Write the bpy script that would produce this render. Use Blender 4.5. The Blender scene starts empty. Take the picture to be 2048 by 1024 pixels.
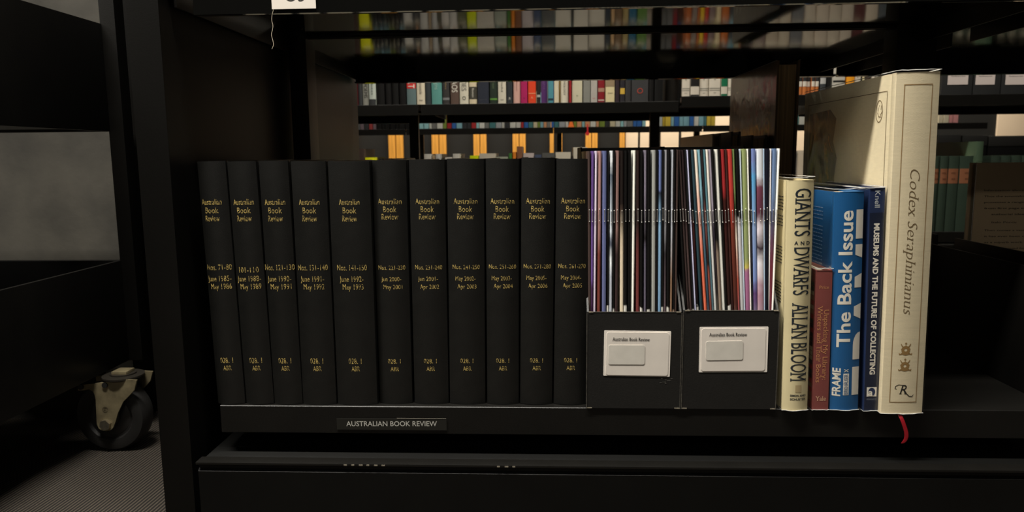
import bpy, bmesh, math, random
from mathutils import Vector, Matrix
random.seed(7)
C = bpy.context.scene.collection
S = bpy.context.scene
CAMZ = .45
F = 1450.
# ------------------------------------------------------------------ camera
ax_y = Vector((66, 202, -F)).normalized()
ax_z = -Vector((100, -10400, -F)); ax_z = (ax_z - ax_z.dot(ax_y)*ax_y).normalized()
ax_x = ax_y.cross(ax_z)
W2C = Matrix((ax_x, ax_y, ax_z)).transposed()      # world direction -> camera direction
cd = bpy.data.cameras.new('camera'); cam = bpy.data.objects.new('camera', cd); C.objects.link(cam)
cd.sensor_width = 36; cd.lens = F/2048*36; cd.clip_start = .02
cam.matrix_world = Matrix.Translation((0, 0, CAMZ)) @ W2C.transposed().to_4x4()
cd.dof.use_dof = True; cd.dof.focus_distance = .80; cd.dof.aperture_fstop = 12
S.camera = cam
def at(px, py, Y):
    'where the sight line through a pixel of the photograph crosses the vertical plane y = Y'
    r = W2C.transposed() @ Vector((px-1024, 512-py, -F)); k = Y/r.y
    return r.x*k, r.z*k + CAMZ
# ------------------------------------------------------------------ world, lights, exposure
w = bpy.data.worlds.new('world'); S.world = w; w.use_nodes = True
w.node_tree.nodes['Background'].inputs[0].default_value = (.9, .95, 1, 1)
w.node_tree.nodes['Background'].inputs[1].default_value = .01
S.view_settings.view_transform = 'Standard'; S.view_settings.look = 'None'
S.view_settings.exposure = 0; S.view_settings.gamma = 1
try: S.view_settings.use_curve_mapping = False
except Exception: pass
def lamp(name, loc, sx, sy, power, col):
    l = bpy.data.lights.new(name, 'AREA'); l.shape = 'RECTANGLE'; l.size = sx; l.size_y = sy
    l.energy = power; l.color = col
    o = bpy.data.objects.new(name, l); C.objects.link(o); o.location = loc
    return o
lamp('aisle_or_fill_light', (-.75, .30, 2.37), 2.2, .12, 165, (1, .95, .86))
lamp('aisle_or_fill_light', (-3.5, -.6, 2.37), .8, .8, 45, (1, .95, .85))  # added lamp that brightens the concrete pier
lamp('aisle_or_fill_light', (-1.0, -2.9, 2.37), 3.2, .15, 26, (1, .95, .86))  # unseen fill lamp added behind the viewer for the deeper shelves
lamp('aisle_or_fill_light', (.3, 1.98, 2.37), 3.4, .12, 105, (1, .93, .80))
lamp('aisle_or_fill_light', (.4, 3.75, 2.37), 5.0, .15, 100, (1, .93, .80))
lamp('aisle_or_fill_light', (.5, 5.7, 2.37), 6.5, .4, 190, (1, .9, .72))
# ------------------------------------------------------------------ materials
def lin(c):
    return tuple(((v/255)/12.92 if v/255 <= .04045 else ((v/255+.055)/1.055)**2.4) for v in c)
MATS = {}
def mat(name, col, rough=.5, noise=0, scale=40, bump=0, bscale=300, metal=0, spec=.5, alpha=1, stretch=None):
    key = (name, tuple(col), rough, noise, bump, stretch)
    if key in MATS: return MATS[key]
    m = bpy.data.materials.new(name); m.use_nodes = True; MATS[key] = m
    nt = m.node_tree; b = nt.nodes['Principled BSDF']; c = lin(col)
    b.inputs['Base Color'].default_value = (*c, 1); b.inputs['Roughness'].default_value = rough
    b.inputs['Metallic'].default_value = metal; b.inputs['Specular IOR Level'].default_value = spec
    b.inputs['Alpha'].default_value = alpha
    if noise or bump:
        tc = nt.nodes.new('ShaderNodeTexCoord'); mp = nt.nodes.new('ShaderNodeMapping')
        nt.links.new(tc.outputs['Object'], mp.inputs[0])
        if stretch: mp.inputs['Scale'].default_value = stretch
    if noise:
        n = nt.nodes.new('ShaderNodeTexNoise'); n.inputs['Scale'].default_value = scale; n.inputs['Detail'].default_value = 5
        r = nt.nodes.new('ShaderNodeValToRGB'); r.color_ramp.elements[0].position = .3; r.color_ramp.elements[1].position = .7
        r.color_ramp.elements[0].color = (*[v*(1-noise) for v in c], 1); r.color_ramp.elements[1].color = (*[min(1, v*(1+noise*.6)) for v in c], 1)
        nt.links.new(mp.outputs[0], n.inputs['Vector']); nt.links.new(n.outputs[0], r.inputs[0]); nt.links.new(r.outputs[0], b.inputs['Base Color'])
    if bump:
        n2 = nt.nodes.new('ShaderNodeTexNoise'); n2.inputs['Scale'].default_value = bscale; n2.inputs['Detail'].default_value = 3
        bp = nt.nodes.new('ShaderNodeBump'); bp.inputs['Strength'].default_value = bump; bp.inputs['Distance'].default_value = .001
        nt.links.new(mp.outputs[0], n2.inputs['Vector']); nt.links.new(n2.outputs[0], bp.inputs['Height']); nt.links.new(bp.outputs[0], b.inputs['Normal'])
    return m
def band_mat(name, stops, H, rough=.4, blotch=0):
    'printed magazine spine: colours change along its height (0 bottom .. 1 top)'
    m = bpy.data.materials.new(name); m.use_nodes = True; nt = m.node_tree; b = nt.nodes['Principled BSDF']
    b.inputs['Roughness'].default_value = rough
    tc = nt.nodes.new('ShaderNodeTexCoord'); sp = nt.nodes.new('ShaderNodeSeparateXYZ'); nt.links.new(tc.outputs['Object'], sp.inputs[0])
    mu = nt.nodes.new('ShaderNodeMath'); mu.operation = 'DIVIDE'; mu.inputs[1].default_value = H; nt.links.new(sp.outputs['Z'], mu.inputs[0])
    n = nt.nodes.new('ShaderNodeTexNoise'); n.inputs['Scale'].default_value = 55; n.inputs['Detail'].default_value = 4
    mp = nt.nodes.new('ShaderNodeMapping'); mp.inputs['Location'].default_value = (random.random()*9, random.random()*9, 0)
    nt.links.new(tc.outputs['Object'], mp.inputs[0]); nt.links.new(mp.outputs[0], n.inputs['Vector'])
    ma = nt.nodes.new('ShaderNodeMath'); ma.operation = 'MULTIPLY_ADD'; ma.inputs[1].default_value = .05+blotch; ma.inputs[2].default_value = -(.05+blotch)/2
    nt.links.new(n.outputs[0], ma.inputs[0])
    ad = nt.nodes.new('ShaderNodeMath'); nt.links.new(mu.outputs[0], ad.inputs[0]); nt.links.new(ma.outputs[0], ad.inputs[1])
    r = nt.nodes.new('ShaderNodeValToRGB'); nt.links.new(ad.outputs[0], r.inputs[0]); cr = r.color_ramp
    stops = sorted(stops)
    while len(cr.elements) < len(stops): cr.elements.new(.5)
    if len(stops) == 1: cr.elements.remove(cr.elements[1])
    for e, (p, c) in zip(cr.elements, stops): g_ = sum(c)/3; e.position = p; e.color = (*lin([min(255, (v*.74+g_*.26)*1.17) for v in c]), 1)
    nt.links.new(r.outputs[0], b.inputs['Base Color'])
    return m
M = dict(
    steel=mat('black_powder_coat', (15, 14, 12), .40, .15, 30, .12, 900, spec=.3),
    gloss=mat('black_gloss_enamel', (12, 12, 11), .07, .1, 12, .012, 9),
    panel=mat('black_laminate', (13, 12, 10), .42, .2, 6, .06, 500, spec=.22),
    dark=mat('satin_black', (9, 9, 8), .45, .2, 20, .05, 500, spec=.2),
    binding=mat('black_buckram', (14, 14, 12), .40, .3, 60, .16, 1400),
    page=mat('paper_edge', (200, 190, 165), .8, .2, 1, 0, stretch=(900, 1, 1)),
    oldpage=mat('aged_paper_edge', (196, 170, 128), .85, .45, 1, 0, stretch=(700, 1, 1)),
    card=mat('black_cardboard', (19, 18, 16), .5, .25, 25, .15, 500),
    fray=mat('bare_card_edge', (120, 112, 96), .8, .5, 300),
    white=mat('white_label', (226, 218, 208), .55, .05, 30),
    sticker=mat('grey_sticker', (204, 199, 189), .35, .08, 60),
    ink=mat('black_ink', (24, 22, 20), .6),
    concrete=mat('concrete', (57, 54, 47), .85, .5, 9, .5, 60),
    greencon=mat('painted_ledge', (48, 50, 42), .8, .2, 6),
    rubber=mat('black_rubber', (34, 33, 32), .55, .2, 30),
    zinc=mat('zinc_plated_steel', (150, 138, 108), .42, .3, 60, .1, 400, metal=.35),
    bolt=mat('bolt_steel', (190, 180, 160), .3, .2, 200, metal=.9),
    staple=mat('staple_wire', (120, 118, 114), .3), stapleglint=mat('staple_glint', (240, 238, 232), .3),  # staple ends near white, their glint put into the colour
    ribbon=mat('red_satin', (124, 10, 22), .4, .2, 200),
    slotgrey=mat('pale_grey_print', (178, 176, 168), .5),
    tape=mat('black_label_tape', (26, 26, 23), .32),
    thread=mat('white_thread', (175, 165, 145), .7),
)
def gold_mat():
    m = bpy.data.materials.new('worn_gilt'); m.use_nodes = True; nt = m.node_tree; b = nt.nodes['Principled BSDF']
    b.inputs['Roughness'].default_value = .5; b.inputs['Metallic'].default_value = .15
    tc = nt.nodes.new('ShaderNodeTexCoord'); n = nt.nodes.new('ShaderNodeTexNoise'); n.inputs['Scale'].default_value = 420; n.inputs['Detail'].default_value = 2
    nt.links.new(tc.outputs['Object'], n.inputs['Vector'])
    r = nt.nodes.new('ShaderNodeValToRGB'); r.color_ramp.elements[0].position = .36; r.color_ramp.elements[1].position = .55
    r.color_ramp.elements[0].color = (*lin((70, 62, 38)), 1); r.color_ramp.elements[1].color = (*lin((196, 170, 98)), 1)
    nt.links.new(n.outputs[0], r.inputs[0]); nt.links.new(r.outputs[0], b.inputs['Base Color'])
    return m
M['gold'] = gold_mat()
def film_mat():
    m = bpy.data.materials.new('clear_film'); m.use_nodes = True; nt = m.node_tree; nt.nodes.clear()
    o = nt.nodes.new('ShaderNodeOutputMaterial'); t = nt.nodes.new('ShaderNodeBsdfTransparent'); g = nt.nodes.new('ShaderNodeBsdfGlossy')
    g.inputs['Roughness'].default_value = .13; t.inputs[0].default_value = (.97, .97, .96, 1)
    lw = nt.nodes.new('ShaderNodeLayerWeight'); lw.inputs[0].default_value = .5; pw = nt.nodes.new('ShaderNodeMath'); pw.operation = 'POWER'; pw.inputs[1].default_value = 4; nt.links.new(lw.outputs['Facing'], pw.inputs[0]); fr = nt.nodes.new('ShaderNodeMath'); fr.operation = 'MULTIPLY_ADD'; fr.inputs[1].default_value = .55; fr.inputs[2].default_value = .04; nt.links.new(pw.outputs[0], fr.inputs[0]); mx = nt.nodes.new('ShaderNodeMixShader')
    n = nt.nodes.new('ShaderNodeTexNoise'); n.inputs['Scale'].default_value = 16; n.inputs['Detail'].default_value = 2; n.inputs['Distortion'].default_value = 1.5
    tc = nt.nodes.new('ShaderNodeTexCoord'); nt.links.new(tc.outputs['Object'], n.inputs['Vector'])
    bp = nt.nodes.new('ShaderNodeBump'); bp.inputs['Strength'].default_value = .35; bp.inputs['Distance'].default_value = .004
    nt.links.new(n.outputs[0], bp.inputs['Height']); nt.links.new(bp.outputs[0], g.inputs['Normal'])
    nt.links.new(fr.outputs[0], mx.inputs[0]); nt.links.new(t.outputs[0], mx.inputs[1]); nt.links.new(g.outputs[0], mx.inputs[2]); nt.links.new(mx.outputs[0], o.inputs[0])
    return m
M['film'] = film_mat()
M['filmedgeglint'] = mat('film_edge_glint', (245, 242, 232), .3, .45, 120, alpha=.85)  # film edges whitened, their bright highlight lines put into the colour
# ------------------------------------------------------------------ object helpers
def tag(o, label=None, cat=None, group=None, kind=None):
    if label: o['label'] = label
    if cat: o['category'] = cat
    if group: o['group'] = group
    if kind: o['kind'] = kind
    return o
def empty(name, loc=(0, 0, 0), roty=0, rotz=0):
    o = bpy.data.objects.new(name, None); C.objects.link(o); o.location = loc; o.rotation_euler = (0, roty, rotz)
    o.empty_display_size = .02
    return o
def obj(name, V, Fc, m, parent=None, smooth=True, loc=None):
    me = bpy.data.meshes.new(name); me.from_pydata([tuple(v) for v in V], [], Fc)
    ms = m if isinstance(m, (list, tuple)) else [m]
    for q in ms: me.materials.append(q)
    if smooth and len(Fc):
        me.polygons.foreach_set('use_smooth', [True]*len(me.polygons)); me.set_sharp_from_angle(angle=.6)
    o = bpy.data.objects.new(name, me); C.objects.link(o)
    if parent: o.parent = parent
    if loc: o.location = loc
    return o
def fix(o):
    bm = bmesh.new(); bm.from_mesh(o.data); bmesh.ops.recalc_face_normals(bm, faces=bm.faces); bm.to_mesh(o.data); bm.free(); return o
def box(name, a, b, m, parent=None, bev=0, base=None):
    'box between two corners; origin at its bottom centre unless a parent is given'
    bm = bmesh.new(); bmesh.ops.create_cube(bm, size=1)
    c = [(a[i]+b[i])/2 for i in range(3)]; s = [abs(b[i]-a[i]) for i in range(3)]
    off = Vector((0, 0, 0)) if parent else Vector((c[0], c[1], min(a[2], b[2])))
    for v in bm.verts: v.co = Vector([v.co[i]*s[i]+c[i] for i in range(3)]) - off
    if bev: bmesh.ops.bevel(bm, geom=bm.edges[:], offset=min(bev, min(s)*.45), segments=2, affect='EDGES', profile=.7)
    me = bpy.data.meshes.new(name); bm.to_mesh(me); bm.free(); me.materials.append(m)
    me.polygons.foreach_set('use_smooth', [True]*len(me.polygons)); me.set_sharp_from_angle(angle=.9)
    o = bpy.data.objects.new(name, me); C.objects.link(o)
    if parent: o.parent = parent
    else: o.location = off
    return o
def extrude(name, pts, lo, hi, axis, m, parent=None, smooth=True):
    'closed polygon (two other axes in order) extruded along axis'
    n = len(pts); V = []
    for h in (lo, hi):
        for p in pts:
            v = [p[0], p[1]]; v.insert(axis, h); V.append(v)
    Fc = [list(range(n))[::-1], list(range(n, 2*n))] + [[i, (i+1) % n, n+(i+1) % n, n+i] for i in range(n)]
    return fix(obj(name, V, Fc, m, parent, smooth))
def lathe_y(name, prof, c, m, parent, n=40):
    'profile of (radius, y) turned about the axis through c parallel to y'
    V = []; Fc = []
    for k in range(n):
        a = 2*math.pi*k/n
        for r, y in prof: V.append((c[0]+r*math.cos(a), c[1]+y, c[2]+r*math.sin(a)))
    q = len(prof)
    for k in range(n):
        for i in range(q-1):
            a, b = k*q+i, ((k+1) % n)*q+i; Fc.append([a, b, b+1, a+1])
    return fix(obj(name, V, Fc, m, parent))
def ribbon(pts, wd, closed=False):
    'flat stroke: list of (u, v), width -> verts, faces'
    V = []; Fc = []; n = len(pts)
    for i, p in enumerate(pts):
        a = pts[(i-1) % n] if (closed or i) else p; b = pts[(i+1) % n] if (closed or i < n-1) else p
        e1 = Vector((p[0]-a[0], p[1]-a[1])); e2 = Vector((b[0]-p[0], b[1]-p[1]))
        e1 = e1.normalized() if e1.length else e2.normalized(); e2 = e2.normalized() if e2.length else e1
        d = e1+e2; d = d.normalized() if d.length > 1e-6 else e1; d = d/max(.5, d.dot(e1))
        ww = wd[i] if isinstance(wd, (list, tuple)) else wd
        V += [(p[0]-d.y*ww/2, p[1]+d.x*ww/2), (p[0]+d.y*ww/2, p[1]-d.x*ww/2)]
    for i in range(n if closed else n-1):
        j = (i+1) % n; Fc.append([2*i, 2*i+1, 2*j+1, 2*j])
    return V, Fc
def join2(parts):
    V = []; Fc = []
    for v, f in parts:
        o = len(V); V += v; Fc += [[i+o for i in q] for q in f]
    return V, Fc
TXT = {}
def glyphs(s, bold=0, serif=0, shear=0, space=1):
    'flat outlines of a string: verts in (u, v) with capital height 1, faces'
    key = (s, bold, serif, shear, space)
    if key in TXT: return TXT[key]
    cu = bpy.data.curves.new('t', 'FONT'); cu.body = s; cu.size = 1; cu.offset = bold; cu.resolution_u = 3; cu.space_character = space
    ob = bpy.data.objects.new('t', cu); me = bpy.data.meshes.new_from_object(ob)
    V = [(v.co.x, v.co.y) for v in me.vertices]; Fc = [list(p.vertices) for p in me.polygons]
    if serif:
        cnt = {}
        for f in Fc:
            for i in range(len(f)):
                k = tuple(sorted((f[i], f[(i+1) % len(f)]))); cnt[k] = cnt.get(k, 0)+1
        add = []
        for (i, j), c in cnt.items():
            a, b = V[i], V[j]; L = abs(a[0]-b[0])
            if c == 1 and abs(a[1]-b[1]) < .004 and .04 < L < .19:
                y = a[1]; lo = abs(y) < .03
                hi = min(abs(y-.682), abs(y-.449)) < .035
                if lo or hi or y < -.15:
                    x0, x1 = min(a[0], b[0])-serif, max(a[0], b[0])+serif*(1 if (lo or y < 0 or abs(y-.682) < .035) else .1); t = .045*(1 if (lo or y < 0) else -1)
                    add.append(([(x0, y), (x1, y), (x1, y+t), (x0, y+t)], [[0, 1, 2, 3]]))
        V, Fc = join2([(V, Fc)]+add)
    bpy.data.objects.remove(ob); bpy.data.curves.remove(cu); bpy.data.meshes.remove(me)
    H = .682; V = [((x+shear*y)/H, y/H) for x, y in V]
    x0 = min(v[0] for v in V); x1 = max(v[0] for v in V)
    V = [(x-(x0+x1)/2, y-.5) for x, y in V]
    TXT[key] = (V, Fc, x1-x0); return TXT[key]
def place(name, VF, cx, cz, rot, surf, m, parent, eps=.00016, clip=None):
    'lay a flat (u, v) figure on a surface that faces -y: surf(x) gives its y'
    c, s = math.cos(rot), math.sin(rot); V = []
    for u, v in VF[0]:
        x = cx+u*c-v*s; z = cz+u*s+v*c
        if clip: x = min(max(x, clip[0]), clip[1])
        V.append((x, surf(x)-eps, z))
    o = obj(name, V, VF[1], m, parent, smooth=False)
    xs = [v[0] for v in V]; a, b = min(xs), max(xs)
    if abs(surf(0)-surf((a+b)/2)) + abs(surf(a)-surf(b)) + abs(surf((a+b)/2)-surf(a)) > .00004 and b-a > .003:
        bm = bmesh.new(); bm.from_mesh(o.data); n = 9
        for i in range(1, n):
            bmesh.ops.bisect_plane(bm, geom=bm.verts[:]+bm.edges[:]+bm.faces[:], plane_co=(a+(b-a)*i/n, 0, 0), plane_no=(1, 0, 0))
        for v in bm.verts: v.co.y = surf(v.co.x)-eps
        bm.to_mesh(o.data); bm.free()
    return o
def text(name, s, cx, cz, width, height, m, parent, surf=lambda x: 0, rot=0, eps=.00016, clip=None, **k):
    V, Fc, L = glyphs(s, **k); sx = width/L
    return place(name, ([(u*sx, v*height) for u, v in V], Fc), cx, cz, rot, surf, m, parent, eps, clip)
R90 = math.pi/2
# ------------------------------------------------------------------ the room
L0 = .167                     # height of the lower shelf surface
def flat(name, a, b, m): return tag(box(name, a, b, m), kind='structure')
def carpet():
    m = bpy.data.materials.new('ribbed_carpet'); m.use_nodes = True; nt = m.node_tree; b = nt.nodes['Principled BSDF']; b.inputs['Roughness'].default_value = .95
    tc = nt.nodes.new('ShaderNodeTexCoord'); mp = nt.nodes.new('ShaderNodeMapping'); mp.inputs['Rotation'].default_value = (0, 0, .03)
    wv = nt.nodes.new('ShaderNodeTexWave'); wv.inputs['Scale'].default_value = 60; wv.inputs['Distortion'].default_value = .5; wv.inputs['Detail'].default_value = 1; wv.inputs['Detail Scale'].default_value = 30
    nt.links.new(tc.outputs['Object'], mp.inputs[0]); nt.links.new(mp.outputs[0], wv.inputs['Vector'])
    n = nt.nodes.new('ShaderNodeTexNoise'); n.inputs['Scale'].default_value = 260; nt.links.new(tc.outputs['Object'], n.inputs['Vector'])
    mx = nt.nodes.new('ShaderNodeMixRGB'); mx.blend_type = 'MULTIPLY'; mx.inputs[0].default_value = .35
    r = nt.nodes.new('ShaderNodeValToRGB'); r.color_ramp.elements[0].color = (*lin((10, 9, 8)), 1); r.color_ramp.elements[1].color = (*lin((100, 90, 78)), 1)
    nt.links.new(wv.outputs[0], r.inputs[0]); nt.links.new(r.outputs[0], mx.inputs[1]); nt.links.new(n.outputs[0], mx.inputs[2]); nt.links.new(mx.outputs[0], b.inputs['Base Color'])
    bp = nt.nodes.new('ShaderNodeBump'); bp.inputs['Distance'].default_value = .003; nt.links.new(wv.outputs[0], bp.inputs['Height']); nt.links.new(bp.outputs[0], b.inputs['Normal'])
    return m
flat('floor', (-4, -4.0, -.05), (5.5, 7.4, 0), carpet())
flat('ceiling', (-4, -4.0, 2.4), (5.5, 7.4, 2.45), mat('ceiling_paint', (90, 88, 84), .9))
flat('wall_left', (-4.05, -4.0, 0), (-4, 7.4, 2.4), mat('dark_wall', (40, 38, 36), .9))
flat('wall_right', (5.5, -4.0, 0), (5.55, 7.4, 2.4), mat('dark_wall', (40, 38, 36), .9))
flat('wall_front', (-4, -4.05, 0), (5.5, -4.0, 2.4), mat('dark_wall', (40, 38, 36), .9))
WB = flat('wall_back', (-4, 6.5, 0), (5.5, 6.6, 2.4), mat('charcoal_wall', (16, 16, 15), .85, .2, 4))
# timber battens and pale panels on the back wall
wood = mat('honey_timber', (226, 160, 66), .5, .25, 3, 0, stretch=(30, 30, 1.5)); pale = mat('pale_wall_panel', (238, 216, 190), .7, .05, 3)
def on_wall(name, x0, x1, m, n, dep):
    X0, _ = at(x0, 290, 6.5); X1, _ = at(x1, 290, 6.5); wd = (X1-X0)/n
    for i in range(n):
        o = box(name, (X0+i*wd+.003, 6.5-dep, .05), (X0+(i+1)*wd-.003, 6.499, 2.3), m, bev=.004)
        mw = o.location.copy(); o.parent = WB; o.location = mw-WB.location
for x0, x1, n in ((702, 717, 1), (778, 808, 2), (864, 894, 2), (947, 974, 2), (1025, 1052, 2), (1099, 1108, 1), (1120, 1125, 1), (1170, 1195, 2), (1238, 1249, 1), (620, 648, 2), (540, 568, 2)):
    on_wall('timber_batten', x0, x1, wood, n, .04)
for x0, x1 in ((1250, 1276), (1279, 1318), (1320, 1357), (1361, 1396), (1398, 1457), (1460, 1520), (1524, 1612), (1616, 1700), (1988, 2060), (2064, 2140)):
    on_wall('pale_panel', x0, x1, pale, 1, .02)
# concrete pier behind the trolley
px1 = at(238, 420, 1.33)[0]
p = tag(empty('concrete_pier', (-1.4, 1.33, 0)), 'grey board-marked concrete pier rising behind the book trolley', 'pier', kind='structure')
box('pier_shaft', (-1.1, 0, .259), (px1+1.4, .3, 2.13), M['concrete'], p)
box('pier_shaft', (-1.1, 0, 2.134), (px1+1.4, .3, 2.4), M['concrete'], p)
box('pier_ledge', (-1.1, -.15, .245), (px1+1.44, .3, .259), M['greencon'], p)
box('pier_foot', (-1.1, -.145, 0), (px1+1.44, .3, .244), M['concrete'], p)
# ------------------------------------------------------------------ shelving units
def shelf(parent, x0, x1, yf, yb, z, m, lip=.032, back=.01, tilt=0, under=None):
    'folded steel tray shelf: flat deck, deep front lip with a rolled edge, low back lip; yf is the lipped edge'
    s = 1 if yb > yf else -1; t = .0025
    P = [(yf+s*.0007, z), (yf, z-.0007), (yf, z-lip), (yf+s*.0015, z-lip-.001), (yf+s*.012, z-lip), (yf+s*.012, z-lip+t), (yf+s*t, z-lip+t),
         (yf+s*t, z-t), (yb-s*t, z-t+tilt), (yb-s*t, z-back+tilt), (yb, z-back+tilt), (yb, z+tilt)]
    return extrude('shelf', P, x0, x1, 0, m, parent)
def bracket(parent, x, y0, y1, z0, z1, m): return box('shelf_bracket', (x-.0015, y0, z0), (x+.0015, y1, z1), m, parent, bev=.0007)
NU = tag(empty('shelving_unit', (0, 1.18, 0)), 'near double-sided black steel shelving unit carrying the bound volumes', 'shelving')
def rel(o, par):      # parent world-built piece to par
    o.parent = par; o.matrix_parent_inverse = par.matrix_world.inverted() if False else Matrix.Translation(-Vector(par.location)); return o
def nu(o): return rel(o, NU)
XL, XR = -.409, .565
def W(name, a, b, m, par, bev=.001):
    o = box(name, a, b, m, None, bev); mw = o.location.copy(); rel(o, par); return o
W('end_or_backing_panel', (-.445, .78, 0), (XL, 1.60, 2.1), M['panel'], NU, .0015)
W('end_or_backing_panel', (at(243, 420, 1.225)[0], 1.22, 0), (-.447, 1.245, 2.1), M['panel'], NU, .0015)  # added black backing that closes the bright gap beside the pier
W('upright', (-.402, 1.155, 0), (-.374, 1.20, 2.1), M['steel'], NU)
ux0, ux1 = at(1797, 40, 1.155)[0], at(1876, 60, 1.155)[0]
W('upright', (ux0, 1.155, 0), (ux1, 1.20, 2.1), M['steel'], NU); print('UPR', ux0, ux1, XR)
W('upright', (1.54, 1.155, 0), (1.60, 1.20, 2.1), M['steel'], NU)
for k, z in enumerate((L0, .6385, 1.08, 1.52, 1.96)):
    for (a, b, ra, rb) in ((-.376, .562, -.405, .60), (.64, 1.535, .606, 1.56)):
        m = M['steel'] if k == 0 else M['gloss']
        dy = 0
        o = shelf(NU, a, b, .79, 1.158, z-(.004 if k else 0), m, tilt=.0080 if k else 0, back=.0045); nu(o)
        if k: o.data.materials[0] = M['gloss']
        o = shelf(NU, ra, rb, 1.577, 1.165, z, m, lip=.0325 if k else .03, back=.0045); nu(o)
    if k:
        W('centre_rail', (-.374, 1.1585, z-.0035), (1.535, 1.1645, z+.03), M['steel'], NU, 0)
        W('gap_light_block', (-.4085, .79, z+.02), (-.3762, 1.15, z+.06), M['steel'], NU, 0); W('gap_light_block', (.5625, .79, z+.02), (.6395, 1.15, z+.06), M['steel'], NU, 0)  # blocks added to stop light leaking past the shelf ends
    for x in (-.3785, .5645, .6385, 1.5365):
        if k == 0:
            nu(bracket(None, x, .80, 1.152, .140, .316, M['steel'])); nu(bracket(None, x, 1.205, 1.57, .140, .316, M['steel']))
        else:
            xx = x-.022 if x < 0 else x
            nu(bracket(None, xx, .80, 1.152, z-.026, z+.14, M['steel'])); nu(bracket(None, xx, 1.205, 1.57, z-.026, z+.14, M['steel']))
# plinth under the lower shelf
pl = extrude('plinth', [(.76, .02), (.76, .1005), (.763, .1035), (.763, .1065), (.767, .109), (1.60, .109), (1.60, .02)], -.392, 1.62, 0, M['dark']); nu(pl)
pl2 = W('plinth_edge_strip', (-.394, .7585, .1085), (1.62, .775, .1115), M['steel'], NU, .001)
W('plinth_toe', (-.38, .80, 0), (1.6, 1.56, .02), M['rubber'], NU)
for q in range(9):
    W('paint_chip', (-.225+q*.0085+(.12 if q > 5 else 0), .758, .1095), (-.222+q*.0085+(.12 if q > 5 else 0)+random.random()*.002, .7592, .1107), M['fray'], NU, 0)
# far double-sided unit (A) and the one behind it (B)
YA = 2.55
zA1 = CAMZ+.178; zA1b = CAMZ+.194; zA0 = CAMZ-.262
xa, _ = at(1299, 205, YA); xb, _ = at(1363, 205, YA); xc0, _ = at(640, 210, YA); xg, _ = at(803, 210, YA)
FU = tag(empty('shelving_unit', (0, YA+.35, 0)), 'black shelving unit across the aisle with a row of coloured books', 'shelving')
def fu(o): return rel(o, FU)
for (a, b, za) in ((-1.9, -.44, zA1), (-.43, xb-.01, zA1), (xb, 1.05, zA1b), (1.09, 2.2, zA1b-.006)):
    for z in (za, zA0 if a < 1 else CAMZ-.275, za+.44, za+.88, za+1.32, .10):
        fu(shelf(FU, a, b, YA, YA+.32, z, M['steel'], lip=.036)); fu(shelf(FU, a, b, YA+.68, YA+.35, z, M['steel'], lip=.034))
for px in (819, 1300, 1822, 340):
    x0, _ = at(px, 280, YA+.32); W('upright', (x0, YA+.322, 0), (x0+.036, YA+.348, 2.1), M['steel'], FU)
mb = mat('matte_black', (10, 10, 10), .8, spec=.1)
W('shelf_bracket', (xb-.007, YA+.01, zA1-.02), (xb-.003, YA+.67, zA1+.17), mb, FU)
for x in (-.435, 1.07):
    W('shelf_bracket', (x-.002, YA+.01, zA1-.02), (x+.002, YA+.31, zA1+.17), M['steel'], FU); W('shelf_bracket', (x-.002, YA+.36, zA1-.02), (x+.002, YA+.67, zA1+.17), M['steel'], FU)
YB = 4.4; zB1 = CAMZ+.163; zB0 = CAMZ-.30
BU = tag(empty('shelving_unit', (0, YB+.2, 0)), 'farthest black shelving unit seen as a thin strip of book bottoms', 'shelving')
for (a, b) in ((-3, -2.1), (-2.095, -.84), (-.835, .05), (.055, .93), (.935, 1.8), (1.805, at(1975, 250, YB)[0])):
    for z in (zB1, zB0, zB1+.44, zB1+.88): rel(shelf(BU, a, b, YB, YB+.3, z, M['steel'], lip=.035), BU)
for px in (838, 1114, 1388, 1650, 560):
    x0, _ = at(px, 290, YB+.3); W('upright', (x0, YB+.30, 0), (x0+.03, YB+.33, 2.1), M['steel'], BU)
# ------------------------------------------------------------------ books
def spine_fn(Wd, bulge):
    return lambda x: -bulge*max(0, 1-(2*x/Wd)**2)
def book_parts(root, Wd, D, H, bulge, mc, mp, t=.0025, over=.003, hinge=.0, name='cover'):
    'case binding: one folded cover (boards + spine) and a page block'
    h = Wd/2; n = 14; f = spine_fn(Wd*.98, bulge); out = [(-h, D)]
    if hinge: out += [(-h, hinge+.006), (-h+.0018, hinge+.003), (-h, hinge)]
    out += [(-h, .0015)]+[(-h+Wd*i/n*.98+Wd*.01, f(-h*.98+Wd*.98*i/n)) for i in range(n+1)]+[(h, .0015)]
    if hinge: out += [(h, hinge), (h-.0018, hinge+.003), (h, hinge+.006)]
    out += [(h, D)]
    inn = [(h-t, D), (h-t, t+.001)]+[(h-t-(Wd-2*t)*i/n, f((h-t)-(Wd-2*t)*i/n)+t) for i in range(n+1)]+[(-h+t, t+.001), (-h+t, D)]
    P = out+inn
    k = len(P); V = [(x, y, 0) for x, y in P]+[(x, y, H) for x, y in P]
    Fc = [[i, (i+1) % k, k+(i+1) % k, k+i] for i in range(k)]+[list(range(k))[::-1], list(range(k, 2*k))]
    c = obj(name, V, Fc, mc, root); fix(c)
    pw = h-t-.0002
    pg = extrude('page_block', [(-pw, t+.002), (pw, t+.002), (pw, D-over), (0, D-over-.003), (-pw, D-over)], over, H-over, 2, mp, root, False)
    return c, pg
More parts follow.
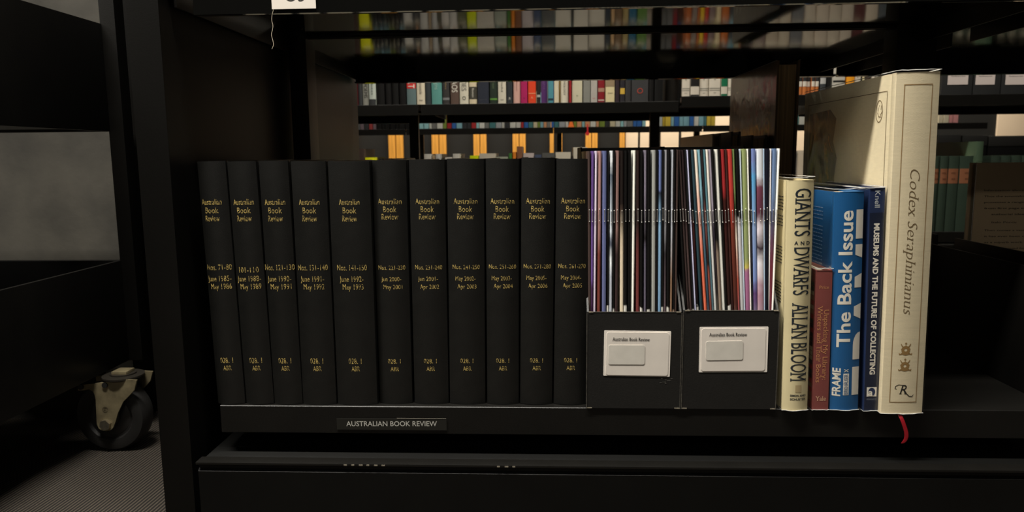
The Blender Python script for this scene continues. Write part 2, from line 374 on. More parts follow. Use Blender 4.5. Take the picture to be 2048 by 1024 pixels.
def jacket(root, Wd, D, H, bulge, up=.0035, dn=.0):
    h = Wd/2+.0007; n = 8; f = spine_fn(Wd, bulge)
    P = [(-h, D)]+[(-h+2*h*i/n, f((-h+2*h*i/n)*.98)-.0008) for i in range(n+1)]+[(h, D)]
    k = len(P); V = [(x, y, -dn) for x, y in P]+[(x, y, H+up) for x, y in P]
    o = obj('clear_jacket', V, [[i, i+1, k+i+1, k+i] for i in range(k-1)], M['film'], root)
    for z, a in ((H+up, .0007), (-dn+.0004, .0004)):
        VV = []
        for j, (x, y) in enumerate(P):
            dz = random.uniform(-.0004, .0004)
            VV += [(x, y-.0001, z-a+dz), (x, y-.0001, z+dz), (x*.99, y+.0006, z+dz), (x*.99, y+.0006, z-a+dz)]
        Fc = [[4*j+i, 4*(j+1)+i, 4*(j+1)+(i+1) % 4, 4*j+(i+1) % 4] for j in range(k-1) for i in range(4)]
        obj('jacket_edge_glint', VV, Fc, M['filmedgeglint'], o)
    return o
def upright_book(name, tl, tr, bl, br, ytop, ybot, Y, z0=L0, gap=.0004):
    'root, thickness and height of a standing book whose spine is seen between the given pixel columns'
    xt0, zt = at(tl, ytop, Y); xt1, _ = at(tr, ytop, Y); xb0, _ = at(bl, ybot, Y); xb1, _ = at(br, ybot, Y)
    wd = ((xt1-xt0)+(xb1-xb0))/2-gap
    cxt, cxb = (xt0+xt1)/2, (xb0+xb1)/2
    ang = math.atan2(cxt-cxb, zt-z0); H = (zt-z0)/math.cos(ang)-abs(math.sin(ang))*wd*.5
    return empty(name, (cxb, Y, z0+abs(math.sin(ang))*wd*.5+.0002), ang), wd, H
# the eleven bound volumes
ABR = [
 # tl, tr, bl, br, ytop, nos, d1, d2
 (393, 451.5, 437, 492, 323, 'Nos. 71-80', 'June 1985-', 'May 1986', 'leftmost of the row'),
 (453, 512.5, 493.5, 549.5, 323, '101-110', 'June 1988-', 'May 1989', 'second from the left'),
 (514, 578.5, 551.5, 605, 322, 'Nos. 121-130', 'June 1990-', 'May 1991', 'with small scuffs near its foot'),
 (580, 652.5, 607, 674, 323, 'Nos. 131-140', 'June 1991-', 'May 1992', 'left of the widest volume'),
 (654, 740, 676, 756, 323, 'Nos. 141-150', 'June 1992-', 'May 1993', 'widest of the leaning volumes'),
 (743, 813, 760, 826, 321, 'Nos. 221-230', 'Jun 2000-', 'May 2001', 'right of the widest volume'),
 (816, 891, 830, 897.5, 320, 'Nos. 231-240', 'Jun 2001-', 'Apr 2002', 'seventh from the left'),
 (892.5, 969, 900, 971, 318, 'Nos. 241-250', 'May 2002-', 'Apr 2003', 'with pinprick marks on the spine'),
 (971, 1038, 973.7, 1038.5, 318, 'Nos. 251-260', 'May 2003-', 'Apr 2004', 'third from the magazine files'),
 (1041.5, 1111.5, 1040.5, 1104, 316, 'Nos. 271-280', 'May 2005-', 'Apr 2006', 'tallest of the row'),
 (1113, 1181, 1106, 1173, 318, 'Nos. 261-270', 'May 2004-', 'Apr 2005', 'beside the magazine files')]
for i, (tl, tr, bl, br, yt, nos, d1, d2, pos) in enumerate(ABR):
    Y = .797 if i < 5 else .802
    r, wd, H = upright_book('bound_volume', tl, tr, bl, br, yt, 818 if i < 5 else 815, Y)
    if i == 8: nos = 'Nos. 251-260'
    tag(r, 'black bound volume with gilt lettering %s, %s' % (nos, pos), 'book', 'black bound periodical volumes in a row')
    bu = .0045
    book_parts(r, wd, .215, H, bu, M['binding'], M['page'], t=.0028, over=.004, hinge=.007)
    sf = spine_fn(wd, bu)
    yb = 819 if i < 5 else 815; px = H/(yb-yt)           # metres per pixel on the spine
    zz = lambda y: (yb-y)*px
    old = i < 5; k = dict(space=1.05)
    ys = (403, 419.5, 435.5) if old else (401.5-i*.4+2, 417-i*.4+2, 431.5-i*.4+2)
    w1 = (41, 27, 29) if old else (47, 26, 33)
    for s, y, wp in zip(('Australian', 'Book', 'Review'), ys, w1):
        text('gilt_title', s, (-.0022 if i == 0 else 0), zz(y), wp*px, (11.5 if old else 11)*px, M['gold'], r, sf, **k)
    dy = 0 if old else -(i-4)*.8
    ny = 534+dy+(5 if i == 1 else 0)
    text('gilt_number', nos, 0, zz(ny), (40 if i == 1 else 50 if i == 0 else 60 if i < 5 else 54)*px, (11 if old else 8.5)*px, M['gold'], r, sf, **k)
    text('gilt_date', d1, -.0008, zz(557+dy), (48 if old else 40)*px, (11 if old else 8.5)*px, M['gold'], r, sf, **k)
    text('gilt_date', d2, .0008, zz(573+dy), (42 if old else 38)*px, (11 if old else 8.5)*px, M['gold'], r, sf, **k)
    text('gilt_shelf_mark', '028. 1', 0, zz(726+dy), 26*px, (11 if old else 9)*px, M['gold'], r, sf, **k)
    text('gilt_shelf_mark', 'ABR', .0004, zz(742+dy), 17*px, (10 if old else 9)*px, M['gold'], r, sf, **k)
# ------------------------------------------------------------------ magazine files
def magazine_file(x0, x1, ytop, yb, label):
    Xa, zt = at(x0, ytop, .788); Xb, _ = at(x1, ytop, .788); Xc, _ = at(x0+2, yb, .788); wd = Xb-Xa
    r = tag(empty('magazine_file', ((Xa+Xb)/2, .788, L0+.0003)), label, 'file box', 'black cardboard magazine files')
    h = wd/2; t = .0022; fh = zt-L0; H = .292; D = .255
    extrude('front_panel', [(-h, 0), (h, 0), (h, fh-.002), (h-.003, fh), (-h+.003, fh), (-h, fh-.001)], 0, t, 1, M['card'], r, False)
    box('back_panel', (-h+t, D-t, 0), (h-t, D, H), M['card'], r); box('bottom_panel', (-h+t, t, 0), (h-t, D-t, t), M['card'], r)
    for s in (-1, 1):
        extrude('side_panel', [(t, 0), (D, 0), (D, H), (.162, H), (.152, H-.006), (t, fh)], s*h, s*(h-t), 0, M['card'], r, False)
        box('worn_corner', (s*h-.0004, -.0005, .001), (s*h+.0004, .0004, fh*.99), mat('worn_card', (64, 60, 52), .8, .6, 200), r)
        box('worn_corner', (s*(h-.004)-.002, -.0006, fh-.0004), (s*(h-.004)+.003, .0012, fh+.0006), M['fray'], r)
        box('worn_corner', (s*(h-.003)-.003, -.0006, 0), (s*(h-.003)+.003, .0006, .001), M['fray'], r)
    box('worn_rim', (-h+.002, -.0003, fh-.0001), (h-.002, t*.6, fh+.0004), mat('worn_card', (64, 60, 52), .8, .6, 200), r)
    return r, wd, fh
def rrect(w_, h_, r_, n=4):
    P = []
    for cx, cy, a0 in ((w_/2-r_, h_/2-r_, 0), (-w_/2+r_, h_/2-r_, 90), (-w_/2+r_, -h_/2+r_, 180), (w_/2-r_, -h_/2+r_, 270)):
        for i in range(n+1):
            a = math.radians(a0+90*i/n); P.append((cx+r_*math.cos(a), cy+r_*math.sin(a)))
    return P
def paper(name, cx, cz, w_, h_, y, th, m, parent, rot=0, rad=.0008):
    P = [(cx+u*math.cos(rot)-v*math.sin(rot), cz+u*math.sin(rot)+v*math.cos(rot)) for u, v in rrect(w_, h_, rad)]
    return extrude(name, P, y-th, y, 1, m, parent, False)
def box_label(r, x0, x1, y0, y1, inner, small, tx, rot):
    def c(px, py): X, Z = at(px, py, .787); return X-r.location.x, Z-r.location.z
    def rect(q): a = c(q[0], q[1]); b = c(q[2], q[3]); return (a[0]+b[0])/2, (a[1]+b[1])/2, b[0]-a[0], a[1]-b[1]
    cx, cz, w_, h_ = rect((x0, y0, x1, y1)); l = paper('card_label', cx, cz, w_, h_, 0, .0005, M['white'], r, rot)
    cx, cz, w_, h_ = rect(inner); l2 = paper('inner_label', cx, cz, w_, h_, -.0005, .0004, mat('white_label_inner', (216, 208, 198), .5, .08, 25), l, rot, .0025)
    cx, cz, w_, h_ = rect(small); paper('blank_sticker', cx, cz, w_, h_, -.0009, .0004, M['sticker'], l, rot+.01, .002)
    a = c(*tx); text('label_print', 'Australian Book Review', a[0], a[1], 76*.000541, 6.8*.000541, M['ink'], l, lambda x: -.001, rot=rot, serif=.06, bold=.008)
F1, W1, H1 = magazine_file(1174, 1364, 625, 815, 'left black cardboard file of magazines with a white card label')
box_label(F1, 1208, 1340, 662, 753, (1213, 665, 1336, 751), (1217, 690, 1289, 729), (1262, 678.5), -.012)
F2, W2, H2 = magazine_file(1367, 1559, 622, 813, 'right black cardboard file of magazines beside the cream book')
box_label(F2, 1400, 1534, 654, 745, (1404, 657, 1529, 742), (1412.5, 682, 1485, 720), (1456, 669), .008)
sc = mat('scuff', (66, 64, 58), .8, .8, 200)
for q in range(7):
    x, z = at(1318+random.random()*28, 760+random.random()*10-q*.6, .7875); box('scuff_mark', (x-F1.location.x, -.0002, z-F1.location.z), (x-F1.location.x+.0012+random.random()*.003, .0001, z-F1.location.z+.0006), sc, F1)
K = (16, 15, 15); WH = (190, 186, 176)
LM = [ # centre at top, at bottom (crop pixels), width, stops bottom->top, words
 (52, 54, 16, [(0, (66, 50, 46))], 'dull mauve-grey'),
 (73, 68, 16, [(0, (60, 26, 26)), (.46, (60, 30, 70)), (.5, (88, 58, 130))], 'purple'),
 (93, 83, 13, [(0, (190, 176, 196))], 'pale lilac'),
 (114, 107, 19, [(0, (128, 50, 34)), (.6, (120, 52, 42)), (.72, (160, 112, 106))], 'pinkish brown to brick red'),
 (141, 137, 24, [(0, (86, 88, 128)), (.6, (80, 90, 140))], 'slate blue'),
 (162, 158, 12, [(0, WH), (.385, WH), (.39, K)], 'black with a white foot'),
 (181, 175, 16, [(0, (200, 204, 206)), (.5, (150, 156, 170)), (.56, (206, 212, 214)), (.64, (60, 66, 84)), (.68, (180, 190, 200)), (.92, (70, 84, 100)), (.95, (206, 212, 216))], 'white with blue-grey blotches'),
 (197, 192, 12, [(0, WH), (.38, WH), (.385, K)], 'black beside the blotched white one'),
 (216, 208, 18, [(0, (60, 40, 40)), (.6, (52, 36, 36)), (.7, (128, 92, 86))], 'patterned brown'),
 (240, 238, 20, [(0, (226, 208, 176)), (.6, (200, 180, 148)), (.78, (56, 42, 34)), (.8, (30, 22, 20))], 'dark brown with a cream lower half'),
 (262, 259, 18, [(0, WH), (.384, WH), (.388, K)], 'plain black left of the cream one'),
 (283, 280, 18, [(0, K)], 'black with a faint white foot'),
 (311, 301, 15, [(0, (230, 222, 204))], 'plain cream'),
 (331, 330, 19, [(0, (134, 48, 46)), (.6, (96, 38, 36)), (.72, (44, 30, 28))], 'dark brown to maroon'),
 (352, 350, 16, [(0, WH), (.382, WH), (.386, K)], 'black right of the maroon one'),
 (373, 371, 14, [(0, (98, 90, 108)), (.6, (80, 74, 92)), (.66, (30, 26, 28)), (.85, (112, 104, 122))], 'grey-purple'),
 (394, 391, 20, [(0, WH), (.378, WH), (.383, K)], 'black left of the grey one'),
 (422, 419, 22, [(0, (142, 144, 138))], 'even mid-grey'),
 (441, 437, 13, [(0, K)], 'thin black left of the blue one'),
 (458, 453, 17, [(0, (92, 132, 172)), (.72, (104, 150, 190)), (.84, (30, 36, 50)), (.86, (80, 98, 156))], 'clear blue'),
 (474, 469, 12, [(0, WH), (.382, WH), (.386, K)], 'thin black right of the blue one'),
 (490, 484, 14, [(0, (120, 96, 104)), (.6, (40, 36, 40)), (.75, (128, 128, 134))], 'silver-grey and mauve'),
 (508, 501, 18, [(0, WH), (.378, WH), (.383, K)], 'black near the right side'),
 (528, 519, 12, [(0, (150, 104, 66)), (.5, (120, 90, 66)), (.7, (150, 156, 166))], 'pale grey to tan'),
 (541, 533, 12, [(0, (176, 150, 120)), (.38, (150, 120, 96)), (.385, K)], 'black with a tan foot'),
 (556, 547, 12, [(0, (70, 50, 42)), (.7, (60, 44, 40))], 'dark brown rightmost')]
RM = [
 (11, 62, 14, [(0, K)], 'black leftmost leaning'),
 (27, 77, 13, [(0, WH), (.38, WH), (.386, (52, 38, 36))], 'very dark brown'),
 (44, 91, 14, [(0, (66, 50, 44)), (.6, (70, 52, 50)), (.85, (40, 28, 30))], 'dusty brown'),
 (58, 105, 12, [(0, WH), (.38, WH), (.386, K)], 'black left of the pale lilac edge'),
 (71, 117, 9, [(0, (60, 44, 44)), (.42, (170, 170, 204))], 'thin pale lilac'),
 (84, 130, 14, [(0, WH), (.38, WH), (.386, K), (.72, (70, 24, 24)), (.76, K)], 'black with a red fleck'),
 (99, 151, 16, [(0, (170, 150, 140)), (.39, (30, 56, 66)), (.8, (36, 60, 70))], 'dark teal'),
 (117, 174, 17, [(0, (220, 84, 50)), (.6, (222, 92, 60)), (.8, (226, 170, 150)), (.9, (232, 206, 186))], 'salmon to orange'),
 (137, 191, 14, [(0, (200, 150, 146)), (.4, (36, 60, 78)), (.75, (60, 98, 118)), (.85, (104, 156, 172))], 'blue-teal'),
 (153, 205, 14, [(0, (32, 22, 20)), (.5, (140, 60, 48)), (.56, (30, 20, 20)), (.74, (120, 60, 54)), (.8, (40, 30, 32))], 'black with reddish picture'),
 (167, 217, 12, [(0, (180, 176, 168)), (.4, (60, 92, 104)), (.8, (64, 112, 124))], 'muted teal'),
 (182, 231, 14, [(0, (170, 176, 176)), (.7, (186, 182, 176)), (.9, (212, 202, 190))], 'putty grey'),
 (198, 245, 14, [(0, (170, 160, 140)), (.44, (40, 32, 32)), (.7, (52, 44, 58)), (.8, (150, 140, 158))], 'lilac-grey'),
 (214, 259, 15, [(0, (150, 130, 108)), (.6, (120, 100, 84)), (.65, K)], 'black with a tan lower part'),
 (236, 278, 17, [(0, (222, 218, 206))], 'off-white'),
 (252, 293, 12, [(0, K)], 'thin black right of the off-white one'),
 (271, 311, 20, [(0, WH), (.4, WH), (.405, (44, 24, 20)), (.8, (60, 20, 18)), (.86, (160, 28, 30))], 'dark red over brown'),
 (290, 328, 13, [(0, K), (.6, (66, 34, 30))], 'dark chestnut'),
 (313, 349, 24, [(0, (150, 140, 128)), (.4, (76, 34, 26)), (.7, (110, 40, 26)), (.84, (190, 42, 34))], 'bright red over rust'),
 (334, 365, 12, [(0, (110, 80, 130)), (.5, (170, 60, 40)), (.66, (200, 180, 160)), (.75, (30, 40, 26)), (.85, (96, 120, 60))], 'multicoloured green and red'),
 (354, 385, 20, [(0, (150, 150, 152)), (.7, (176, 174, 176)), (.735, (150, 150, 150)), (.745, K)], 'black over pale grey'),
 (372, 398, 8, [(0, (170, 186, 204))], 'thin pale blue'),
 (394, 416, 26, [(0, (146, 80, 120)), (.53, (156, 84, 128)), (.545, (196, 178, 60)), (.58, (134, 148, 84))], 'olive green over mauve'),
 (415, 433, 9, [(0, (214, 212, 204))], 'thin white right of the olive one'),
 (428, 443, 12, [(0, (30, 30, 38))], 'thin charcoal'),
 (446, 459, 25, [(0, (190, 190, 200)), (.44, (84, 50, 110)), (.5, (96, 120, 186)), (.7, (110, 140, 190)), (.9, (60, 150, 210)), (.95, (96, 116, 180))], 'sky blue'),
 (484, 489, 38, [(0, (206, 204, 210)), (.45, (160, 110, 130)), (.55, (210, 206, 214)), (.62, (50, 34, 46)), (.7, (200, 190, 200)), (.76, (90, 40, 60)), (.86, (110, 50, 70)), (.9, (190, 196, 204))], 'white with maroon blotches'),
 (507, 511, 8, [(0, (160, 190, 220))], 'thin light blue'),
 (527, 523, 26, [(0, (18, 20, 34))], 'wide navy'),
 (548, 537, 9, [(0, (110, 50, 50)), (.6, (206, 200, 200))], 'thin white edged maroon'),
 (570, 549, 24, [(0, (120, 60, 72)), (.55, (110, 34, 48)), (.7, (70, 66, 96)), (.84, (84, 112, 156))], 'dusty blue over maroon'),
 (594, 566, 12, [(0, (226, 222, 210))], 'white rightmost')]
def magazines(data, ox, sc_, box_, Wb, grp, side):
    for i, (ct, cb, wc, st, wd_) in enumerate(data):
        Y = .7975; tp = 302-i*.12
        if side == 'right': tp = 300-i*.1
        xt, zt = at(ox+ct/sc_, tp, Y); xb, zb = at(ox+cb/sc_, 615, Y)
        ang = math.atan2(xt-xb, zt-zb); z0 = L0+.0042; x0 = xb-(zb-z0)*math.tan(ang)
        wd = wc/sc_*.00055*1.0
        z0 += abs(math.sin(ang))*wd/2
        H = (zt-z0)/math.cos(ang); D = .196+random.uniform(-.003, .003)
        x0 = min(max(x0, box_.location.x-Wb/2+.003+wd/2), box_.location.x+Wb/2-.003-wd/2)
        ang = math.atan2(xt-x0, zt-z0)
        r = empty('magazine', (x0, Y+random.uniform(0, .0012), z0), ang)
        tag(r, '%s magazine spine in the %s black file' % (wd_, side), 'magazine', grp)
        h = wd/2*.94; n = 5
        P = [(-h*.9, D)]+[(-h*math.cos(math.pi*k/n), 0.0012-.0012*math.sin(math.pi*k/n)) for k in range(n+1)]+[(h*.9, D)]
        q = [(h*.9-.0003, D), (h-.0003, .002), (0, .0006), (-h+.0003, .002), (-h*.9+.0003, D)]
        m = band_mat('magazine_cover', st, H, .28, .06 if len(st) > 3 else 0)
        extrude('cover', P+q, 0, H, 2, m, r)
        extrude('page_block', [(-h*.9+.0004, D-.001), (-h+.0004, .0022), (0, .0009), (h-.0004, .0022), (h*.9-.0004, D-.001)], .0005, H-.0004, 2, M['page'], r, False)
        _, za = at(1300, 420, Y); _, zb2 = at(1300, 443, Y); za -= z0; zb2 -= z0; off = random.gauss(0, .0009)
        box('staple', (-.00025, -.0005, zb2+off), (.00025, .0002, za+off), M['staple'], r)
        for zz in (za, zb2): box('staple_end_glint', (-.0004, -.0008, zz+off-.0004), (.0004, .0002, zz+off+.0004), M['stapleglint'], r)
magazines(LM, 1160, 2.845, F1, W1, 'magazines standing in the left file', 'left')
magazines(RM, 1350, 2.843, F2, W2, 'magazines standing in the right file', 'right')
# ------------------------------------------------------------------ the five books on the right
# cream book
cream = mat('cream_dust_jacket', (222, 208, 166), .4, .08, 14)
r, wd, H = upright_book('hardback_book', 1573, 1631, 1566, 1613, 361, 816, .787)
tag(r, 'cream hardback with tall dark lettering beside the magazine files', 'book')
book_parts(r, wd, .155, H, .004, cream, M['page'], hinge=.006); sf = spine_fn(wd, .004)
jacket(r, wd, .155, H, .004); px = H/455; zz = lambda y: (816-y)*px
navyink = mat('blue_black_ink', (28, 38, 48), .5)
sp = dict(serif=.085)
xo = .002
text('spine_title', "GIANTS", xo, zz(422), 91*px, 30*px, navyink, r, sf, rot=-R90, **sp)
for j, s in enumerate('AND'): text('spine_title', s, xo+(-11.5+11.5*j)*px, zz(481), 7*px, 6.5*px, navyink, r, sf, bold=.03)
text('spine_title', "DWARFS", xo, zz(536), 93*px, 30*px, navyink, r, sf, rot=-R90, **sp)
text('spine_author', "ALLAN BLOOM", xo-.0002, zz(677), 158*px, 31*px, navyink, r, sf, rot=-R90, **sp)
place('publisher_mark', ([(-6*px, -7.5*px), (6*px, -7.5*px), (6*px, 7.5*px), (-6*px, 7.5*px)], [[0, 1, 2, 3]]), xo, zz(771), 0, sf, mat('tan_ink', (186, 166, 126), .6), r)
text('publisher_name', "SIMON AND", xo, zz(785), 31*px, 4*px, navyink, r, sf, bold=.03); text('publisher_name', "SCHUSTER", xo, zz(792.5), 31*px, 4*px, navyink, r, sf, bold=.03)
def cover_lines(parent, wd, rows, y0, y1, m, h=.0012):
    'lines of small print on the left cover (faces -x)'
    parts = []
    for z, a, b in rows:
        y = a; 
        while y < b-.001:
            L = min(random.uniform(.003, .009), b-y); parts.append(([(y, z), (y+L, z), (y+L, z+h), (y, z+h)], [[0, 1, 2, 3]])); y += L+.0015
    V, Fc = join2(parts); obj('cover_print', [(-wd/2-.0004, a, b) for a, b in V], Fc, m, parent, smooth=False)
rows = [(z, .012, .05) for k, z in enumerate([.235-.0035*j for j in range(10)]) if k not in (5,)]+[(z, .012, .05) for z in [.18-.0035*j for j in range(6)]]+[(.14-.0035*j, .012, .04) for j in range(7)]
cover_lines(r, wd, rows, 0, 0, M['ink'])
# small red-brown book
red = mat('oxblood_jacket', (134, 70, 66), .45, .12, 14)
r, wd, H = upright_book('hardback_book', 1632.5, 1665.5, 1624, 1657, 541, 816, .787)
tag(r, 'short red-brown book between the cream and blue books', 'book')
book_parts(r, wd, .12, H, .0003, red, M['page'], t=.002); sf = spine_fn(wd, .0003); jacket(r, wd, .12, H, .0003, up=.0025)
px = H/275; zz = lambda y: (816-y)*px; tan = mat('tan_lettering', (206, 142, 96), .5)
text('spine_author', 'Price', 0, zz(573.5), 18*px, 6*px, tan, r, sf, serif=.055)
text('spine_title', 'Unpacking My Library:', 6*px, zz(686), 139*px, 9*px, tan, r, sf, rot=-R90, serif=.06)
text('spine_title', 'Writers and Their Books', -6*px, zz(685), 151*px, 9*px, tan, r, sf, rot=-R90, serif=.06)
text('publisher_name', 'Yale', 0, zz(793), 20*px, 9*px, mat('pale_tan_lettering', (220, 176, 140), .5), r, sf, serif=.06)
# multicoloured picture on its left cover
parts = {}
for j in range(26):
    c = random.choice([(170, 40, 40), (190, 180, 150), (40, 60, 50), (30, 26, 26), (150, 120, 90)])
    z = H*.06+j*H*.033; parts.setdefault(c, []).append(([(.004, z), (.06, z), (.06, z+H*.028), (.004, z+H*.028)], [[0, 1, 2, 3]]))
for c, pp in parts.items():
    V, Fc = join2(pp); obj('cover_picture', [(-wd/2-.0004, a, b) for a, b in V], Fc, mat('cover_ink', c, .5), r, smooth=False)
# blue book
blue = mat('cobalt_jacket', (26, 90, 146), .4, .08, 8)
r, wd, H = upright_book('hardback_book', 1668, 1729.5, 1659, 1716, 384, 815, .788)
tag(r, 'wide bright blue book with large white lettering on the spine', 'book')
book_parts(r, wd, .165, H, .003, blue, M['page'], hinge=.005); sf = spine_fn(wd, .003); jacket(r, wd, .165, H, .003)
px = H/431; zz = lambda y: (815-y)*px; wht = mat('white_lettering', (232, 226, 214), .5)
text('spine_title', 'The Back Issue', -6*px, zz(553), 267*px, 24*px, wht, r, sf, rot=R90, bold=.02)
text('publisher_name', 'FRAME', -17*px, zz(757), 58*px, 14*px, wht, r, sf, rot=R90, bold=.03, shear=.1)
hw = 5.5*px
place('publisher_plate', ([(-22*px, -hw), (22*px, -hw), (22*px, hw), (-22*px, hw)], [[0, 1, 2, 3]]), 1*px, zz(762), R90, sf, wht, r, .00012)
text('publisher_name', 'BIRKHÄUSER', 1*px, zz(762), 41*px, 8*px, blue, r, sf, rot=R90, eps=.00028)
for a in (-.6, .6):
    c_, s_ = math.cos(a), math.sin(a); place('publisher_mark', ribbon([(-5*px*c_, -5*px*s_), (5*px*c_, 5*px*s_)], 1.3*px), 1*px, zz(734), 0, sf, wht, r)
# big letters of the front cover run off the right edge of the spine: only their tops show
xl, xr = 12.5*px, wd/2-.0006
def tops(pts): place('large_lettering', (pts, [list(range(len(pts)))]), 0, 0, 0, sf, wht, r)
def pt(x, y): return (x, zz(y))
tops([pt(xl, 418), pt(xr, 418), pt(xr, 474), pt(xl, 474)])
tops([pt(xl, 485), pt(xr, 485), pt(xr, 511), pt(xl, 505)])
tops([pt(xl, 548), pt(xr, 541), pt(xr, 569), pt(xl, 569)])
tops([pt(xl, 606), pt(xr, 600), pt(xr, 631), pt(xl, 624)])
tops([pt(xr, 657)]+[pt(xr-(xr-xl)*math.sin(math.radians(q)), 683-26*math.cos(math.radians(q))) for q in (20, 40, 60, 75, 90)]+[pt(xl, 712), pt(xr, 712)])
tops([pt(xl, 727), pt(xr, 727), pt(xr, 784), pt(xl, 784)])
cover_lines(r, wd, [(H*.92-.0042*j-(.004 if j > 3 else 0), .03, .08+.02*random.random()) for j in range(22)], 0, 0, mat('pale_blue_print', (120, 150, 190), .5))
# navy book
navy = mat('navy_cover', (38, 52, 88), .35, .25, 7)
r, wd, H = upright_book('hardback_book', 1740, 1771, 1727, 1757, 376.5, 818, .785)
tag(r, 'slim navy book with white capitals against the tall cloth book', 'book')
book_parts(r, wd, .16, H, .0003, navy, M['page'], t=.002); sf = spine_fn(wd, .0003); jacket(r, wd, .16, H, .0003, up=.001)
px = H/441; zz = lambda y: (818-y)*px
text('spine_author', 'Knell', 0, zz(398), 32*px, 9.5*px, mat('grey_white_lettering', (196, 200, 204), .5), r, sf, rot=-R90)
text('spine_title', 'MUSEUMS AND THE FUTURE OF COLLECTING', 0, zz(594), 299*px, 9.5*px, wht, r, sf, rot=-R90, bold=.035)
place('publisher_mark', ([(-9.5*px, -9.5*px), (9.5*px, -9.5*px), (9.5*px, 9.5*px), (-9.5*px, 9.5*px)], [[0, 1, 2, 3]]), 0, zz(779), 0, sf, wht, r)
ring = [(math.cos(a)*6.8*px, math.sin(a)*8.6*px) for a in [math.pi*2*k/20 for k in range(20)]]
place('publisher_mark', (ring, [list(range(20))]), 0, zz(779), 0, sf, navy, r, .00028)
text('publisher_mark', 'a', -2*px, zz(780), 9*px, 13*px, wht, r, sf, rot=-.15, eps=.0004, bold=.03)
text('publisher_name', 'ASHGATE', 0, zz(794), 19*px, 3.5*px, mat('dim_lettering', (120, 126, 140), .5), r, sf)
navyd = mat('navy_panel', (24, 32, 54), .35, .2, 12)
place('spine_band', ([(-wd/2+.0004, zz(818)+.001), (wd/2-.0004, zz(818)+.001), (wd/2-.0004, zz(424)), (-wd/2+.0004, zz(424))], [[0, 1, 2, 3]]), 0, 0, 0, sf, navyd, r, .0001)
# tall cloth book
def weave(name, col, st):
    m = mat(name, col, .7, .05, 90, .22, 900, stretch=st); return m
cloth = weave('ecru_cloth', (222, 208, 176), (.5, 1, 5))
r, wd, H = upright_book('folio_book', 1790, 1884, 1763, 1843, 145, 822, .778)
tag(r, 'tall cream cloth folio in a clear jacket, largest book on the shelf', 'book')
D = .262
book_parts(r, wd, D, H, .0025, cloth, M['page'], t=.0035, over=.005, hinge=.009); sf = spine_fn(wd, .0025); j = jacket(r, wd, D, H, .0025, up=.0025)
px = H/677; zz = lambda y: (822-y)*px
umber = mat('umber_print', (112, 92, 62), .6); tanp = mat('tan_print', (150, 122, 82), .6)
x0, x1, z0, z1 = -26*px, 26*px, zz(797.5), zz(168.5)
place('spine_frame', ribbon([(x0, z0), (x1, z0), (x1, z1), (x0, z1)], 1.6*px, True), 0, 0, 0, sf, tanp, r)
text('spine_title', 'Codex Seraphinianus', 1*px, zz(473), 287*px, 19*px, umber, r, sf, rot=-R90, serif=.055, shear=.28, bold=-.016)
def beetle(cz):
    P = [ribbon([(5.5*math.cos(a), 5.5*math.sin(a)) for a in [2*math.pi*k/20 for k in range(20)]], 5.2, True)]
    for s in (-1, 1):
        P.append(ribbon([(s*4, 5), (s*7, 8), (s*9, 12)], [2, 1.8, 1.2])); P.append(ribbon([(s*5, -5), (s*8, -8), (s*11, -8.5), (s*12, -6)], [2.4, 2, 1.8, 1.2]))
        P.append(ribbon([(s*6, 2), (s*9, 2)], 1.4))
    P.append(ribbon([(0, 6), (0, 15)], 1.4)); P.append(ribbon([(-2, 13), (2, 13)], 1.6)); P.append(ribbon([(-9, -7), (0, -9), (9, -7)], [2, 3, 2]))
    V, Fc = join2(P); place('ornament', ([(a*px*1.05, b*px*1.05) for a, b in V], Fc), 0, cz, 0, sf, mat('bronze_print', (146, 114, 68), .55), r)
beetle(zz(689)); beetle(zz(722))
V, Fc, L = glyphs('R', serif=.05, shear=.28)
P = [([(u*17*px, v*19*px) for u, v in V], Fc), ribbon([(2*px, -1*px), (7*px, -9*px), (12*px, -14*px), (18*px, -15*px), (21*px, -11*px)], [2*px, 2*px, 1.8*px, 1.5*px, .8*px]), ribbon([(-2*px, 9*px), (-9*px, 10*px), (-15*px, 7*px), (-16*px, 2*px), (-13*px, 1*px)], 1.2*px)]
place('publisher_mark', join2(P), -1*px, zz(771), 0, sf, M['ink'], r)
# front cover (faces -x): frame, emblem, picture
def oncover(name, VF, m, e=.0004): return obj(name, [(-wd/2-e, u, v) for u, v in VF[0]], VF[1], m, r, smooth=False)
fy0, fy1 = .017, D-.014; fz0, fz1 = .02, H-.017
oncover('cover_frame', ribbon([(fy0, fz0), (fy1, fz0), (fy1, fz1), (fy0, fz1)], .0007, True), umber)
def picture(name, cols, scale, dist=2, pos=None):
    m = bpy.data.materials.new(name); m.use_nodes = True; nt = m.node_tree; b = nt.nodes['Principled BSDF']; b.inputs['Roughness'].default_value = .35
    tc = nt.nodes.new('ShaderNodeTexCoord'); n = nt.nodes.new('ShaderNodeTexNoise'); n.inputs['Scale'].default_value = scale; n.inputs['Detail'].default_value = 3; n.inputs['Distortion'].default_value = dist
    mp = nt.nodes.new('ShaderNodeMapping'); mp.inputs['Rotation'].default_value = (.6, 0, 0); mp.inputs['Scale'].default_value = (1, 1.6, .7)
    nt.links.new(tc.outputs['Object'], mp.inputs[0]); nt.links.new(mp.outputs[0], n.inputs['Vector']); r_ = nt.nodes.new('ShaderNodeValToRGB'); cr = r_.color_ramp
    while len(cr.elements) < len(cols): cr.elements.new(.5)
    for i, (e, c) in enumerate(zip(cr.elements, cols)): e.position = (pos[i] if pos else .3+.4*i/(len(cols)-1)); e.color = (*lin(c), 1)
    nt.links.new(n.outputs[0], r_.inputs[0]); nt.links.new(r_.outputs[0], b.inputs['Base Color']); return m
